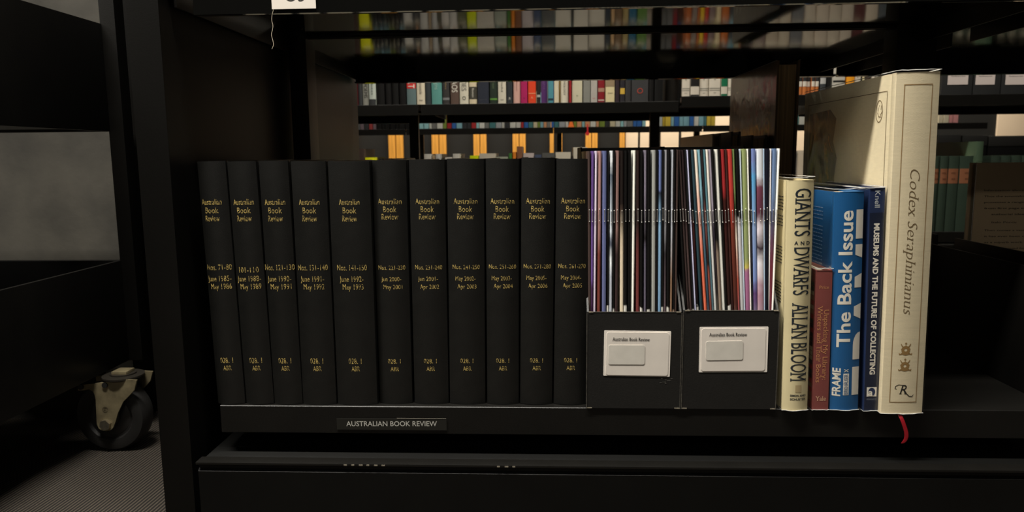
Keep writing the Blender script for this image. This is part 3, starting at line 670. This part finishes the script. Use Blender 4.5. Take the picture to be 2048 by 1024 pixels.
oncover('cover_picture', ([(.12, .11), (fy1-.008, .11), (fy1-.008, fz1-.012), (.17, fz1-.010), (.150, fz1-.022), (.158, fz1-.05), (.145, fz1-.07), (.152, .25), (.135, .22), (.14, .17)], [list(range(10))]), picture('dark_cover_picture', [(78, 66, 52), (112, 98, 80), (66, 54, 42), (196, 140, 78), (92, 78, 62)], 14, 3, [.25, .45, .56, .62, .66]), .0003)
em = [(.034+.0075*math.cos(a), H-.037+.0115*math.sin(a)) for a in [2*math.pi*k/24 for k in range(24)]]
ep = [ribbon(em, .0009, True)]+[ribbon([(.034+.005*math.cos(a)-.002, H-.037+.007*math.sin(a)), (.034+.004*math.cos(a+.8), H-.037+.006*math.sin(a+.8))], .0009) for a in (0, 1, 2.1, 3.2, 4.2, 5.3)]
oncover('cover_emblem', join2(ep), umber)
# its ribbon marker hangs over the shelf edge
rx, rz = -.0035, -.0005
V = []; Fc = []; pts = [(.006, -.0052, .002), (-.001, -.0056, -.001), (-.004, -.0035, -.006), (-.005, -.001, -.014), (-.0055, .0015, -.022), (-.0055, .0005, -.029), (-.005, -.0035, -.033)]
for y, x, z in [(a, b, c) for a, b, c in pts]:
    V += [(rx+x+.004, y, z), (rx+x+.0085, y-.0006, z)]
for i in range(len(pts)-1): Fc.append([2*i, 2*i+1, 2*i+3, 2*i+2])
rb = obj('ribbon_marker', V, Fc, M['ribbon'], r); md = rb.modifiers.new('thick', 'SOLIDIFY'); md.thickness = .0005; sb = rb.modifiers.new('sub', 'SUBSURF'); sb.levels = sb.render_levels = 2
tag(rb, 'dark red ribbon marker')
# ------------------------------------------------------------------ shelf label, hanging tag and thread
x0, z0 = at(674, 859, .789); x1, z1 = at(893, 834, .789)
t_ = tag(empty('shelf_label', ((x0+x1)/2, .7895, z0)), 'black tape label with grey capitals on the lower shelf lip', 'label')
hw = (x1-x0)/2; Hh = .0135; tl = .0006
extrude('tape', [(-hw, 0), (hw, .0000), (hw, Hh+tl), (-hw, Hh)], -.0005, 0, 1, M['tape'], t_, False)
box('raised_edge', (hw*.1, -.0008, Hh+.0003), (hw*.99, -.0004, Hh+.0007), mat('tape_edge', (110, 106, 96), .4), t_)
text('label_print', 'AUSTRALIAN BOOK REVIEW', 0, .0075, 192*.000545, 10.5*.000545, M['slotgrey'], t_, lambda x: -.0005, rot=.008, bold=.004)
x0, z0 = at(544, 18.5, .789); x1, _ = at(632, 17, .789)
t_ = tag(empty('paper_tag', ((x0+x1)/2, .7893, z0)), 'white paper tag with handwritten characters on the upper shelf lip', 'label')
hw = (x1-x0)/2; box('paper', (-hw, -.0005, 0), (hw, 0, .031), M['white'], t_)
ink = M['ink']
def hand(name, P, w_): V, Fc = ribbon(P, w_); place(name, (V, Fc), 0, 0, 0, lambda x: -.0005, ink, t_, .0002)
def arc(cx, cz, rx_, rz_, a0, a1, n=14): return [(cx+rx_*math.cos(math.radians(a0+(a1-a0)*i/n)), cz+rz_*math.sin(math.radians(a0+(a1-a0)*i/n))) for i in range(n+1)]
hand('handwriting', arc(-.003, .0205, .0042, .0045, 140, -80, 14)+arc(-.003, .0125, .0052, .0040, 80, -150, 14), .0011)
hand('handwriting', [(.0055, .025), (.0058, .0085)]+arc(.0075, .0125, .0042, .0042, -120, 90, 12)+arc(.0075, .0205, .0035, .004, -90, 150, 12), .0011)
x0, z0 = at(547, 4, .789)
th = tag(empty('loose_thread', (x0, .788, z0)), 'pale loose thread dangling beside the white paper tag', 'thread')
TP = [(547, 18), (543.5, 40), (546, 52), (545, 60), (543, 69), (546, 82), (547, 90), (544, 98)]
cu = bpy.data.curves.new('strand', 'CURVE'); cu.dimensions = '3D'; cu.bevel_depth = .00028; s_ = cu.splines.new('BEZIER'); s_.bezier_points.add(len(TP)-1)
for bp_, (a, b) in zip(s_.bezier_points, TP):
    X, Z = at(a, b, .786); bp_.co = (X-x0, -.002, Z-z0); bp_.handle_left_type = bp_.handle_right_type = 'AUTO'
so = bpy.data.objects.new('s', cu); me = bpy.data.meshes.new_from_object(so); bpy.data.objects.remove(so); me.materials.append(M['thread']); so = bpy.data.objects.new('strand', me); C.objects.link(so); so.parent = th
# ------------------------------------------------------------------ books on the rear side of the near unit (fore-edges towards us)
def rear_book(name, xn, wpx, ytop, D, mc, Y=1.25, lab='', pic=None, H=None, j=False):
    X, Z = at(xn, ytop, Y); wd = wpx/F*Y; H = H or Z-L0
    r = empty(name, (X+wd/2, Y+D, L0+.0005), 0, math.pi); tag(r, lab, 'book')
    book_parts(r, wd, D, H, .003, mc, M['oldpage'], t=.0035, over=.006)
    if pic: obj('cover_picture', [(wd/2+.0004, y, z) for y, z in ((.006, .012), (D-.028, .012), (D-.028, H-.03), (.006, H-.03))], [[0, 1, 2, 3]], pic, r, smooth=False)
    if j: jacket(r, wd, D, H, .003, up=.001)
    return r
artpic = picture('art_cover_picture', [(124, 96, 76), (146, 118, 94), (224, 204, 180), (240, 224, 206), (210, 84, 60), (140, 106, 80)], 7, 3, [.3, .47, .53, .6, .66, .7])
dk = mat('sepia_cover', (128, 106, 80), .35, .3, 10)
rear_book('art_book', 1555, 43, 121.5, .30, dk, 1.24, 'large art book with a painted cover turned fore-edge outwards behind the files', artpic, j=True)
mags = picture('grey_print', [(120, 104, 80), (150, 134, 108), (80, 30, 26), (60, 50, 40), (140, 126, 100)], 60, 1)
rear_book('old_book', 1425, 17, 268, .29, dk, 1.23, 'low mottled old book behind the magazine files, leftmost of three', mags)
rear_book('old_book', 1462, 19, 264, .26, mat('brown_cover', (74, 60, 46), .5, .3, 10), 1.25, 'low brown old book behind the magazine files, middle of three')
rear_book('old_book', 1503, 30, 271, .20, mat('grey_brown_cover', (92, 80, 62), .5, .2, 10), 1.26, 'low grey-brown old book against the large art book')
# jacketed book with printed back cover in the next bay
X0, Z1 = at(1955, 326, 1.25)
r = tag(empty('jacketed_book', (X0+.085, 1.25, L0+.0003)), 'brown jacketed book with a printed blurb facing out at the right edge', 'book')
Hd = Z1-L0; bc = mat('brown_matte_cover', (206, 180, 144), .4, .1, 6)
box('cover', (-.085, 0, 0), (.085, .003, Hd), bc, r, .0005); box('page_block', (-.08, .003, .003), (.082, .02, Hd-.003), M['page'], r); box('cover', (-.085, .02, 0), (.085, .023, Hd), bc, r, .0005)
for k, (y, s) in enumerate([(381, 'Information about the origin'), (393, 'Thus the astonishing artwork'), (405, 'possesses a ranging yet simple'), (417, 'from first page to the last'), (429, 'authorial ideal'), (445, 'Italo Porcu'), (461, 'Then comes a vast book of it'), (473, 'it has ever been near to the'), (485, 'as a superb work of fantasy'), (497, 'hoovers around for ages'), (509, 'Ambrosia')]):
    X, Z = at(1968, y, 1.25); L = len(s)*.0037; xx = (X-X0-.085)+L/2+(.012 if len(s) < 16 else 0)
    text('cover_print', s, min(xx, .085-L/2-.004), Z-L0, L, .0026, M['ink'], r, serif=.03, bold=.01)
o = obj('clear_jacket', [(-.087, -.0012, 0), (.087, -.0012, 0), (.087, -.0012, Hd+.003), (-.087, -.0012, Hd+.003)], [[0, 1, 2, 3]], M['film'], r)
box('jacket_edge_glint', (-.087, -.0014, Hd+.0025), (.087, -.001, Hd+.003), M['filmedgeglint'], r); box('jacket_edge_glint', (-.0872, -.0014, 0), (-.0867, -.001, Hd+.003), M['filmedgeglint'], r)
# ------------------------------------------------------------------ far rows of books
ORD = lambda n: str(n)+('th' if 10 <= n % 100 <= 20 else {1: 'st', 2: 'nd', 3: 'rd'}.get(n % 10, 'th'))
def far_row(items, Y, z0, refy, place_, grp, detail=True, depth=.17, name='book'):
    'items: (x0, x1, words, colour[, height, extra])'
    for i, it in enumerate(items):
        a, b, wds, col = it[:4]; H = it[4] if len(it) > 4 and it[4] else .25; ex = it[5] if len(it) > 5 else None
        X0, _ = at(a, refy, Y); X1, _ = at(b, refy, Y); wd = X1-X0-.0012; dy = random.uniform(.004, .014)
        m = mat('book_cover', col, .42, .12, 12)
        r = empty(name, ((X0+X1)/2, Y+dy, z0+.0004))
        tag(r, '%s book, %s from left %s' % (wds, ORD(i+1), place_), 'book', grp)
        if detail:
            book_parts(r, wd, depth, H, .0025, m, M['page'], t=.002, over=.003)
            sf = spine_fn(wd, .0025)
            if ex:
                for e in ex:
                    if e[0] == 'band':
                        _, za, zb_, c = e; V = [(-wd/2*.98+wd*.98*q/6, zz_) for zz_ in (za, zb_) for q in range(7)]
                        place('spine_band', (V, [[q, q+1, 8+q, 7+q] for q in range(6)]), 0, 0, 0, sf, mat('band_ink', c, .45), r, .0003)
                    else:
                        _, s, zc, L, hh, c, rot = e; text('spine_lettering', s, 0, zc, L, hh, mat('lettering', c, .5), r, sf, rot=rot, eps=.0006)
        else:
            box('book_body', (-wd/2, 0, 0), (wd/2, depth, H), m, r, .0012)
T = lambda s, zc, L, hh, c=(230, 226, 214), rot=-R90: ('text', s, zc, L, hh, c, rot)
BK = (22, 21, 21); G = (52, 54, 56)
def c5(o, x): return o+x/5.39
row1 = [
 (709, 716, 'wine red', (96, 34, 40)), (716.5, 724, 'charcoal', G), (724.5, 737, 'mottled grey', (140, 140, 132), 0, [T('POEMS', .05, .05, .012, (60, 60, 58))]),
 (738, 752, 'pale grey-green', (186, 194, 186), 0, [('band', .0, .02, (50, 52, 54)), T('Notes', .06, .05, .008, (90, 100, 96))]),
 (754, 769, 'black', (13, 12, 12), .24), (770, 783, 'black', (15, 14, 14), .25), (784, 797, 'black', (12, 12, 12), .24), (798, 812, 'black', (14, 13, 14), .25),
 (813, 832, 'red over teal-grey', (96, 116, 118), 0, [('band', .055, .25, (200, 48, 46)), T('ART', .078, .045, .022)]),
 (833, 850, 'warm cream', (216, 206, 184), 0, [T('Chronicle', .06, .05, .010, (120, 110, 96)), T('PAN', .014, .012, .005, (60, 50, 44), 0)]),
 (851, 862, 'dark slate', (54, 60, 64)),
 (863, 884, 'sea green', (92, 150, 144), 0, [T('Margins', .075, .05, .013, (160, 200, 192))]),
 (885, 899, 'dark grey', (56, 54, 54), 0, [T('Tides', .07, .04, .005, (150, 130, 90)), ('band', .014, .022, (120, 122, 124))]),
 (900.5, 918, 'brown', (92, 74, 66), 0, [T('CHAOS', .075, .07, .019)]),
 (919, 937, 'cream', (214, 208, 190), 0, [T('CITIES', .075, .06, .016, (120, 118, 112)), T('O', .02, .012, .012, (40, 40, 40), 0)]),
 (938, 954, 'ivory', (216, 202, 172), 0, [('band', .016, .058, (66, 64, 56)), T('Essays', .037, .03, .006)]),
 (955, 978, 'wide blue-black', (44, 48, 60), 0, [T('- - - - -', .014, .024, .003, (170, 170, 170), 0)]),
 (979.5, 995, 'bottle green', (40, 52, 42), 0, [T('Forest', .07, .04, .008, (96, 116, 84)), ('band', .012, .018, (90, 140, 60))]),
 (996, 1012.5, 'cream', (210, 204, 186), 0, [T('Field', .06, .04, .006, (120, 118, 108)), T('mw', .013, .01, .005, (70, 70, 60), 0)]),
 (1013.5, 1025, 'slate black', (48, 54, 58), 0, [T('+:', .016, .008, .012)]),
 (1026.5, 1041, 'rose pink', (214, 170, 158), 0, [T('Memoir', .06, .04, .006, (170, 120, 116))]),
 (1041.5, 1055, 'magenta', (176, 36, 96), 0, [T('u', .018, .005, .005, (90, 20, 60), 0)]),
 (1056, 1072, 'orange-red', (226, 72, 40), 0, [('band', .031, .034, (240, 150, 110)), T('A', .018, .008, .008, (240, 160, 120), 0)]),
 (1073, 1081, 'black', (40, 42, 42), 0, [('band', .02, .028, (180, 182, 176))]),
 (1082, 1095, 'violet', (88, 50, 108), 0, [T('Night', .07, .05, .006, (120, 84, 140))]),
 (1096, 1107, 'sky teal', (82, 146, 160), 0, [('band', .008, .015, (40, 60, 70))]),
 (1108, 1118, 'cream', (218, 208, 182)), (1118.5, 1120.5, 'thin gold', (180, 150, 80)),
 (1121, 1137, 'off-white', (222, 216, 198), 0, [T('ANTHOLOGY', .06, .07, .007, (90, 84, 78))]),
 (1138, 1143, 'thin red', (160, 34, 40)),
 (1144, 1165, 'broad cream', (206, 200, 174), 0, [T('o', .024, .006, .006, (120, 130, 90), 0)]),
 (1166.5, 1181, 'grey', (134, 134, 128), 0, [('band', .077, .25, (200, 120, 96))]),
 (1181.5, 1195, 'pale grey', (180, 174, 168), 0, [T('m', .014, .008, .004, (180, 60, 60), 0)]),
 (1196, 1210, 'burgundy', (136, 30, 40), 0, [('band', .035, .048, (170, 130, 110)), ('band', .005, .009, (200, 180, 170))]),
 (1211, 1229.5, 'straw and tan', (220, 206, 164), 0, [('band', .052, .073, (150, 130, 104)), T('Gold', .03, .016, .004, (60, 50, 40), 0)]),
 (1230.5, 1239, 'aubergine', (52, 40, 48)), (1240, 1250, 'ink black with yellow square', (44, 42, 48), 0, [('band', .026, .046, (206, 170, 70))]),
 (1250.5, 1262, 'graphite', (56, 55, 56)), (1263, 1297, 'broad graphite with red disc', (60, 60, 62), 0, [T('O', .036, .02, .018, (170, 70, 56), 0)]), (1298, 1308, 'black', (13, 12, 12), .24), (1309, 1326, 'wide black', (12, 12, 12), .25)]  # last two black books are filler added to cover a bright gap
far_row(row1, YA, zA1, 209, 'in the far coloured row', 'coloured books on the shelf across the aisle')
W_ = (214, 206, 192)
row1b = [(1364, 1380, 'white', W_), (1381, 1399, 'white with a black upper part', W_, 0, [('band', .033, .25, (26, 24, 24)), ('band', 0, .005, (30, 30, 30))]), (1400, 1418, 'white', W_), (1418.5, 1441, 'white', W_),
 (1442, 1455, 'white with a green upper part', W_, 0, [('band', .031, .25, (20, 106, 72)), ('band', 0, .006, (20, 106, 72))]), (1455.5, 1472, 'white', W_), (1474, 1490, 'cream', (208, 200, 180)), (1492, 1512, 'grey', (120, 120, 120)), (1514, 1534, 'tan', (170, 140, 100)), (1536, 1560, 'dark grey', G), (1562, 1590, 'white', W_)]
for j, (a, b) in enumerate(((1594, 1604), (1604.5, 1613), (1613.5, 1622), (1622.5, 1630), (1630.5, 1638))):
    row1b.append((a, b, 'black over white and orange', (196, 116, 60), 0, [('band', .027, .044, (216, 208, 196)), ('band', .044, .25, (40, 40, 42))]))
row1b += [(1640, 1652, 'slate', (60, 64, 68), 0, [('band', .035, .055, (180, 180, 180))]), (1653, 1664, 'black', BK), (1665, 1690, 'black and white mottled', (190, 186, 176), 0, [('band', .06, .068, (30, 30, 30)), ('band', .04, .046, (30, 30, 30))]),
 (1692, 1708, 'amber yellow', (236, 156, 30)), (1709, 1722, 'white', W_), (1723, 1731, 'cream', (214, 200, 160)), (1732, 1741, 'dark brown', (60, 44, 36)), (1742, 1756, 'white', W_), (1757, 1772, 'plum', (90, 40, 56)), (1773, 1800, 'grey', G)]
for k, it in enumerate(row1b):
    if it[2] == 'white' and len(it) < 5: row1b[k] = it+(0, [T('Annals', .075, .045, .006, (110, 104, 96)), ('band', .024, .027, (150, 146, 136)), ('band', .018, .02, (150, 146, 136)), T('ser', .011, .01, .004, (110, 104, 96), 0)])
far_row(row1b, YA, zA1b, 199, 'in the pale far row', 'pale books on the raised far shelf')
# row A: lower shelf of the far unit; only its tops show directly, the rest in the glossy shelf undersides
rowA = [(708, 727, 'dark brown', (54, 40, 36), .282), (728, 748, 'bright yellow', (214, 214, 20), .252)]
rowA += [(749+8.1*i, 756.4+8.1*i, 'black', (18+4*(i % 3), 18, 18), .24+.004*(i*5 % 3)) for i in range(8)]
for a_, b_, n_, c_, h_ in [(814, 832, 'pale grey', (190, 186, 178), .24), (833, 846, 'charcoal', G, .24), (847, 862, 'stone', (176, 172, 164), .262), (863, 869, 'tan', (150, 130, 104), .258), (870, 880, 'silver', (170, 168, 164), .262), (881, 888, 'dark olive', (70, 70, 56), .245), (889, 904, 'pearl grey', (186, 180, 172), .25), (905, 919, 'pale grey', (180, 176, 168), .262),
 (920, 938, 'dark olive', (86, 88, 62), .246), (939, 957, 'bright lime', (190, 200, 10), .255), (958, 991, 'broad beige-grey', (176, 168, 154), .262), (992, 1016, 'sage grey', (142, 146, 132), .25), (1017, 1024, 'leaf green', (60, 110, 50), .262), (1025, 1032, 'orange', (206, 120, 40), .266), (1033, 1045, 'mottled brown', (120, 80, 56), .285), (1046, 1068, 'mauve grey', (178, 166, 164), .262), (1069, 1083, 'navy slate', (66, 76, 100), .256), (1084, 1110, 'dark grey', (84, 84, 82), .262),
 (1111, 1142, 'broad cream-grey', (196, 188, 172), .264), (1143, 1146, 'black', BK, .25), (1147, 1175, 'broad cream-grey', (200, 192, 176), .28), (1176, 1208, 'broad cream-grey', (198, 190, 174), .262), (1209, 1219, 'ink blue', (50, 56, 66), .26), (1220, 1227, 'tan', (206, 166, 120), .25), (1228, 1241, 'umber', (116, 90, 66), .258), (1242, 1254, 'sand', (166, 146, 96), .252), (1255, 1270, 'petrol blue', (36, 92, 120), .25), (1271, 1290, 'moss green', (84, 120, 50), .252),
 (1366, 1376, 'rust', (176, 92, 40), .25), (1377, 1388, 'grey', (140, 126, 116), .25), (1389, 1393, 'copper', (190, 100, 50), .25), (1394, 1402, 'mustard', (226, 186, 40), .25), (1403, 1410, 'red', (190, 56, 40), .25), (1411, 1423, 'mauve', (130, 108, 106), .25), (1424, 1435, 'ivory', (226, 204, 160), .255), (1436, 1450, 'burnt orange', (190, 100, 36), .25), (1451, 1460, 'charcoal', G, .25)]: rowA.append((a_, b_, n_, c_, h_))
rowA += [(1500+24*i, 1523+24*i, w_, c, .262) for i, (w_, c) in enumerate([('mauve', (130, 112, 106)), ('beige', (188, 172, 150)), ('wide beige', (196, 182, 160)), ('slate', (110, 110, 112)), ('ivory', (202, 188, 168)), ('wide ivory', (206, 190, 170)), ('ivory', (200, 186, 166)), ('pale stone', (200, 186, 168)), ('wine', (90, 50, 50)), ('ivory', (200, 186, 166)), ('slate', (80, 86, 90)), ('pale stone', (196, 182, 166))])]
rowA = [(*t[:4], t[4]+.007) for t in rowA]
far_row(rowA, YA, zA0, 312, 'on the low far shelf', 'books on the low shelf across the aisle')
# green set with orange-brown labels
greens = [(1862, 1872), (1873, 1888), (1889, 1910), (1911, 1940), (1941, 1951), (1971, 1990), (1991, 2012), (2013, 2034), (2035, 2056)]
zG = CAMZ-.275
gl = []
for a, b in greens: gl.append((a, b, 'dark green', (48, 62, 52), .258, [('band', .165, .215, (134, 86, 60)), T('VOL', .20, .016, .006, (60, 30, 20), 0), T('XII', .18, .012, .006, (60, 30, 20), 0)]))
far_row(gl, YA, zG, 470, 'of the uniform green set', 'uniform green set with orange-brown labels')
X, Z = at(1961, 283, YA-.01); r = tag(empty('tall_green_book', (X, YA-.01, zG+.0004)), 'taller green book standing up from the uniform green set', 'book')
book_parts(r, .022, .28, Z-zG, .002, mat('green_cover', (66, 86, 66), .5, .1, 10), M['page'])
# archive boxes
ab = mat('archive_board', (44, 45, 46), .5, .1, 10)
for k, (a, b, la, lb, ws) in enumerate(((1884, 1947, 1898, 1941, 'left'), (1948, 2003, 1954, 1995, 'middle'), (2004, 2062, 2014, 2057, 'rightmost'))):
    X0, z = at(a, 195, YA); X1, _ = at(b, 195, YA); zb_ = zA1b-.0055
    r = tag(empty('archive_box', ((X0+X1)/2, YA+.01, zb_)), 'dark archive box with white label on the far shelf, %s of three' % ws, 'box', 'dark archive boxes on the far shelf')
    h = (X1-X0)/2-.001; box('box_body', (-h, 0, 0), (h, .25, .24), ab, r, .002); box('lid', (-h-.0004, -.002, .17), (h+.0004, .252, .243), ab, r, .002)
    A0, Z0 = at(la, 169, YA); A1, Z1 = at(lb, 138, YA); cx = (A0+A1)/2-r.location.x; w_ = (A1-A0)
    box('label', (cx-w_/2, -.001, Z0-zb_), (cx+w_/2, 0, Z1-zb_+.01), mat('pinkish_label', (206, 194, 190), .6), r)
    text('label_print', 'Miscellaneous Items', cx, at(la, 152, YA)[1]-zb_, w_*.7, .004, M['ink'], r, lambda x: -.001)
# black boxes added low on the farthest unit to darken its right side
for k, (a, b, ws) in enumerate(((1876, 1925, 'left'), (1927, 1978, 'middle'), (1980, 2060, 'right'))):
    X0, z = at(a, 270+k, YB); X1, _ = at(b, 270, YB)
    r = tag(empty('dark_filler_box', ((X0+X1)/2, YB+.01, zB0+.0005)), 'tall black box added as dark filler low on the farthest shelf, %s of three' % ws, 'box', 'tall black filler boxes on the farthest shelf')
    h = (X1-X0)/2-.003; box('box_body', (-h, 0, 0), (h, .27, z-zB0-.04), mb, r, .003); box('lid', (-h-.001, -.002, z-zB0-.06), (h+.001, .272, z-zB0), mat('black_lid', (24, 24, 23), .6), r, .003)
# strips of the farthest unit
def strip(x0, x1, y, z0, place_, grp, cols, hmin=.2, hmax=.28, refy=250, extra=''):
    items = []; x = x0
    while x < x1-3:
        w_ = random.uniform(5.5, 13); w_ = min(w_, x1-x); nm, c = random.choice(cols); items.append((x, x+w_-.6, nm, c, random.uniform(hmin, hmax))); x += w_
    far_row(items, y, z0, refy, place_, grp, detail=False, depth=.15)
CS = [('white', (214, 214, 208)), ('pale blue', (130, 176, 190)), ('white', (206, 206, 198)), ('aqua', (150, 200, 206)), ('grey', (120, 120, 118)), ('red', (170, 48, 52)), ('dark', (50, 52, 56)), ('cream', (200, 190, 160)), ('blue', (50, 100, 170)), ('teal', (70, 120, 124)), ('peach', (206, 150, 110)), ('silver', (160, 164, 168)), ('olive', (120, 140, 60))]
strip(625, 752, YB, zB1, 'on the farthest shelf, left bay', 'distant books in the left bay', [('grey', (100, 100, 102)), ('red', (150, 60, 60)), ('dark', (50, 50, 52)), ('mauve', (110, 96, 104))])
strip(754, 832, YB, zB1, 'of the dark filler added on the farthest shelf beside the left upright', 'distant black filler books', [('black', (12, 12, 12)), ('near-black', (18, 17, 17))], .25, .3)  # black filler added where the shelf reads dark
strip(835, 1293, YB, zB1, 'on the farthest shelf, middle bay', 'distant books in the middle bay', CS)
strip(1318, 1434, YB, zB1, 'on the farthest shelf right of the upright', 'distant books right of the upright', [('pale blue', (130, 176, 190)), ('silver', (170, 176, 178)), ('blue', (50, 100, 170)), ('white', (210, 210, 204)), ('teal', (80, 130, 140)), ('yellow', (206, 180, 70))])
strip(1590, 1660, YB, zB1, 'of the farthest shelf behind the folio', 'distant books behind the folio', [('aqua', (140, 190, 190)), ('white', (206, 206, 198)), ('teal', (80, 130, 130))])
strip(1880, 1920, YB, zB1-.0, 'of the farthest shelf under the archive boxes', 'distant books under the archive boxes', [('red', (190, 40, 50)), ('pink', (216, 150, 150)), ('cream', (216, 206, 180))], refy=236)
strip(700, 1290, YB, zB0, 'on the lower farthest shelf', 'distant books on the lower farthest shelf', CS, .20, .285, 315)
strip(1320, 1700, YB, zB0, 'on the lower farthest shelf, right', 'distant books on the lower farthest shelf, right', CS, .18, .25, 315)
# red marker hanging from the farthest shelf
X, Z = at(1175, 248, YB-.012); r = tag(empty('hanging_marker', (X, YB-.012, Z)), 'thin red marker hanging over the farthest shelf edge', 'marker')
mr = mat('marker_red', (216, 44, 52), .5)
extrude('strip', [(-.004, 0), (.003, 0), (.005, -.035), (.002, -.05), (-.003, -.05)], -.001, 0, 1, mr, r, False)
extrude('bead', [(.011*math.cos(a), -.056+.012*math.sin(a)) for a in [2*math.pi*k/12 for k in range(12)]], -.002, .002, 1, mr, r, False)
X, Z = at(1142, 255, YB-.004); r = tag(empty('orange_wedge', (X, YB-.004, zB1+.0005)), 'small orange wedge-shaped stand on the farthest shelf', 'bookend')
extrude('wedge', [(-.018, 0), (.018, 0), (.006, .04), (-.004, .04)], 0, .004, 1, mat('orange_plastic', (240, 120, 50), .5), r, False)
# ------------------------------------------------------------------ book trolley
TX = -.682
T_ = tag(empty('book_trolley', (TX-.18, .8, 0)), 'black steel book trolley with deep trays and a rubber caster, at left', 'trolley')
tm = M['steel']
def tr(name, a, b, m=tm, bev=.002): return W(name, a, b, m, T_, bev)
for zb_, zt_ in ((.123, .2885), (.493, .657)):
    tr('tray_side', (TX-.006, .38, zb_), (TX, 1.135, zt_)); tr('tray_side', (TX-.366, .38, zb_), (TX-.36, 1.135, zt_))
    tr('tray_floor', (TX-.36, .38, zb_+.004), (TX-.006, 1.13, zb_+.008)); tr('tray_end', (TX-.36, 1.124, zb_), (TX-.006, 1.135, zt_)); tr('tray_end', (TX-.36, .38, zb_), (TX-.006, .386, zt_))
for x in (TX, TX-.366-.026):
    for y in (1.125, .355):
        tr('corner_post', (x-.002, y, .123), (x+.022, y+.026, 1.1), bev=.0006)
tr('push_bar', (TX-.36, 1.125, 1.1), (TX+.024, 1.151, 1.125))
tr('corner_post', (TX+.045, 1.13, .118), (TX+.066, 1.155, 1.1))
def caster(cx, cy, first):
    cr = 1.0
    wh = rel(lathe_y('wheel', [(.0, -.012), (.034, -.012), (.0365, -.016), (.044, -.017), (.052, -.0155), (.0555, -.009), (.0558, 0), (.0555, .009), (.052, .0155), (.044, .017), (.0365, .016), (.034, .012), (0, .012)], (cx, cy, .0560), M['rubber'], None), T_)
    hb = lathe_y('wheel_hub', [(0, -.0145), (.012, -.0145), (.014, -.013), (.030, -.0125), (.031, -.0118)], (cx, cy, .056), mat('hub_plastic', (44, 43, 42), .45), None); hb.parent = wh
    P = [(715, 370), (720, 415), (770, 412), (810, 405), (838, 420), (853, 445), (863, 490), (868, 600), (872, 690), (890, 728), (918, 744), (950, 748), (985, 740), (1005, 720), (1022, 680), (1045, 600), (1090, 505), (1140, 455), (1180, 410), (1200, 330), (1050, 322), (960, 345), (850, 358)]
    yf = cy-.024
    poly = [at(a/4.097, 680+b/4.097, 1.036) for a, b in P]; X0, _ = at(231.5, 832, 1.036)
    sh = cx-X0
    poly = [(a+sh, z) for a, z in poly]
    fk = rel(extrude('caster_fork', poly, yf, yf+.003, 1, M['zinc'], None), T_)
    rel(extrude('caster_fork', poly, cy+.021, cy+.024, 1, M['zinc'], None), T_)
    for a, b, rr in ((950, 692, .0085), (746, 384, .0042), (942, 369, .0042)):
        X, Z = at(a/4.097, 680+b/4.097, 1.036); X += sh
        n = 6 if rr > .005 else 14
        bo = extrude('bolt', [(X+rr*math.cos(2*math.pi*k/n+.3), Z+rr*math.sin(2*math.pi*k/n+.3)) for k in range(n)], yf-(.005 if n == 6 else .0025), yf, 1, M['bolt'] if n == 6 else M['rubber'], None, False); bo.parent = fk
    if 1:
        X, Z = at(942/4.097, 680+570/4.097, 1.036); X += sh
        V, Fc = join2([ribbon(arc(0, 0, .004, .004, 0, 330), .0008), ribbon(arc(0, .0005, .0018, .0018, 30, 300), .0008)])
        em_ = obj('stamped_mark', [(X+a, yf-.0004, Z+b) for a, b in V], Fc, mat('stamp', (110, 100, 80), .5, metal=.6), None, smooth=False); em_.parent = fk
    lz = rel(lathe_y('swivel_plate', [(0, 0), (.001, 0)], (0, 0, 0), M['zinc'], None, 8), T_) if False else None
    cyl = [(.0, .1145), (.026, .1145), (.030, .117), (.030, .1195), (.019, .1205), (.019, .1225), (0, .1225)]
    V = []; Fc = []; n = 28
    for k in range(n):
        a = 2*math.pi*k/n; V += [(cx+.018+q*math.cos(a), cy+q*math.sin(a), z) for q, z in cyl]
    for k in range(n):
        for i in range(len(cyl)-1): a, b = k*7+i, ((k+1) % n)*7+i; Fc.append([a, b, b+1, a+1])
    rel(fix(obj('swivel_plate', V, Fc, mat('dark_steel_plate', (52, 48, 42), .45, metal=.3))), T_)
    nk = box('stem_nut', (cx+.006, cy-.012, .1205), (cx+.03, cy+.012, .127), M['zinc'], None, .002); mw = nk.location.copy(); rel(nk, T_)
Xw, _ = at(231.5, 832, 1.06)
caster(Xw, 1.06, True); caster(Xw, .42, False); caster(Xw-.36, 1.06, False); caster(Xw-.36, .42, False)
# ------------------------------------------------------------------ ceiling light fittings, two for the added fill lamps
for k, (x, y, sx, sy) in enumerate(((-.75, .30, 2.2, .12), (-3.5, -.6, .8, .8), (-1.0, -2.9, 3.2, .15), (.3, 1.98, 3.4, .12), (.4, 3.75, 5, .15), (.5, 5.7, 6.5, .4))):
    f = tag(empty('ceiling_light', (x, y, 2.4)), 'long strip light fitting above %s' % ('the near aisle', 'the near aisle at far left, added to brighten the pier', 'the floor behind the viewer, added for fill', 'the second aisle', 'the third aisle', 'the back wall')[k], 'light')
    box('housing', (-sx/2-.02, -sy/2-.02, -.022), (sx/2+.02, sy/2+.02, -.0005), mat('white_metal', (200, 200, 196), .5), f, .003)
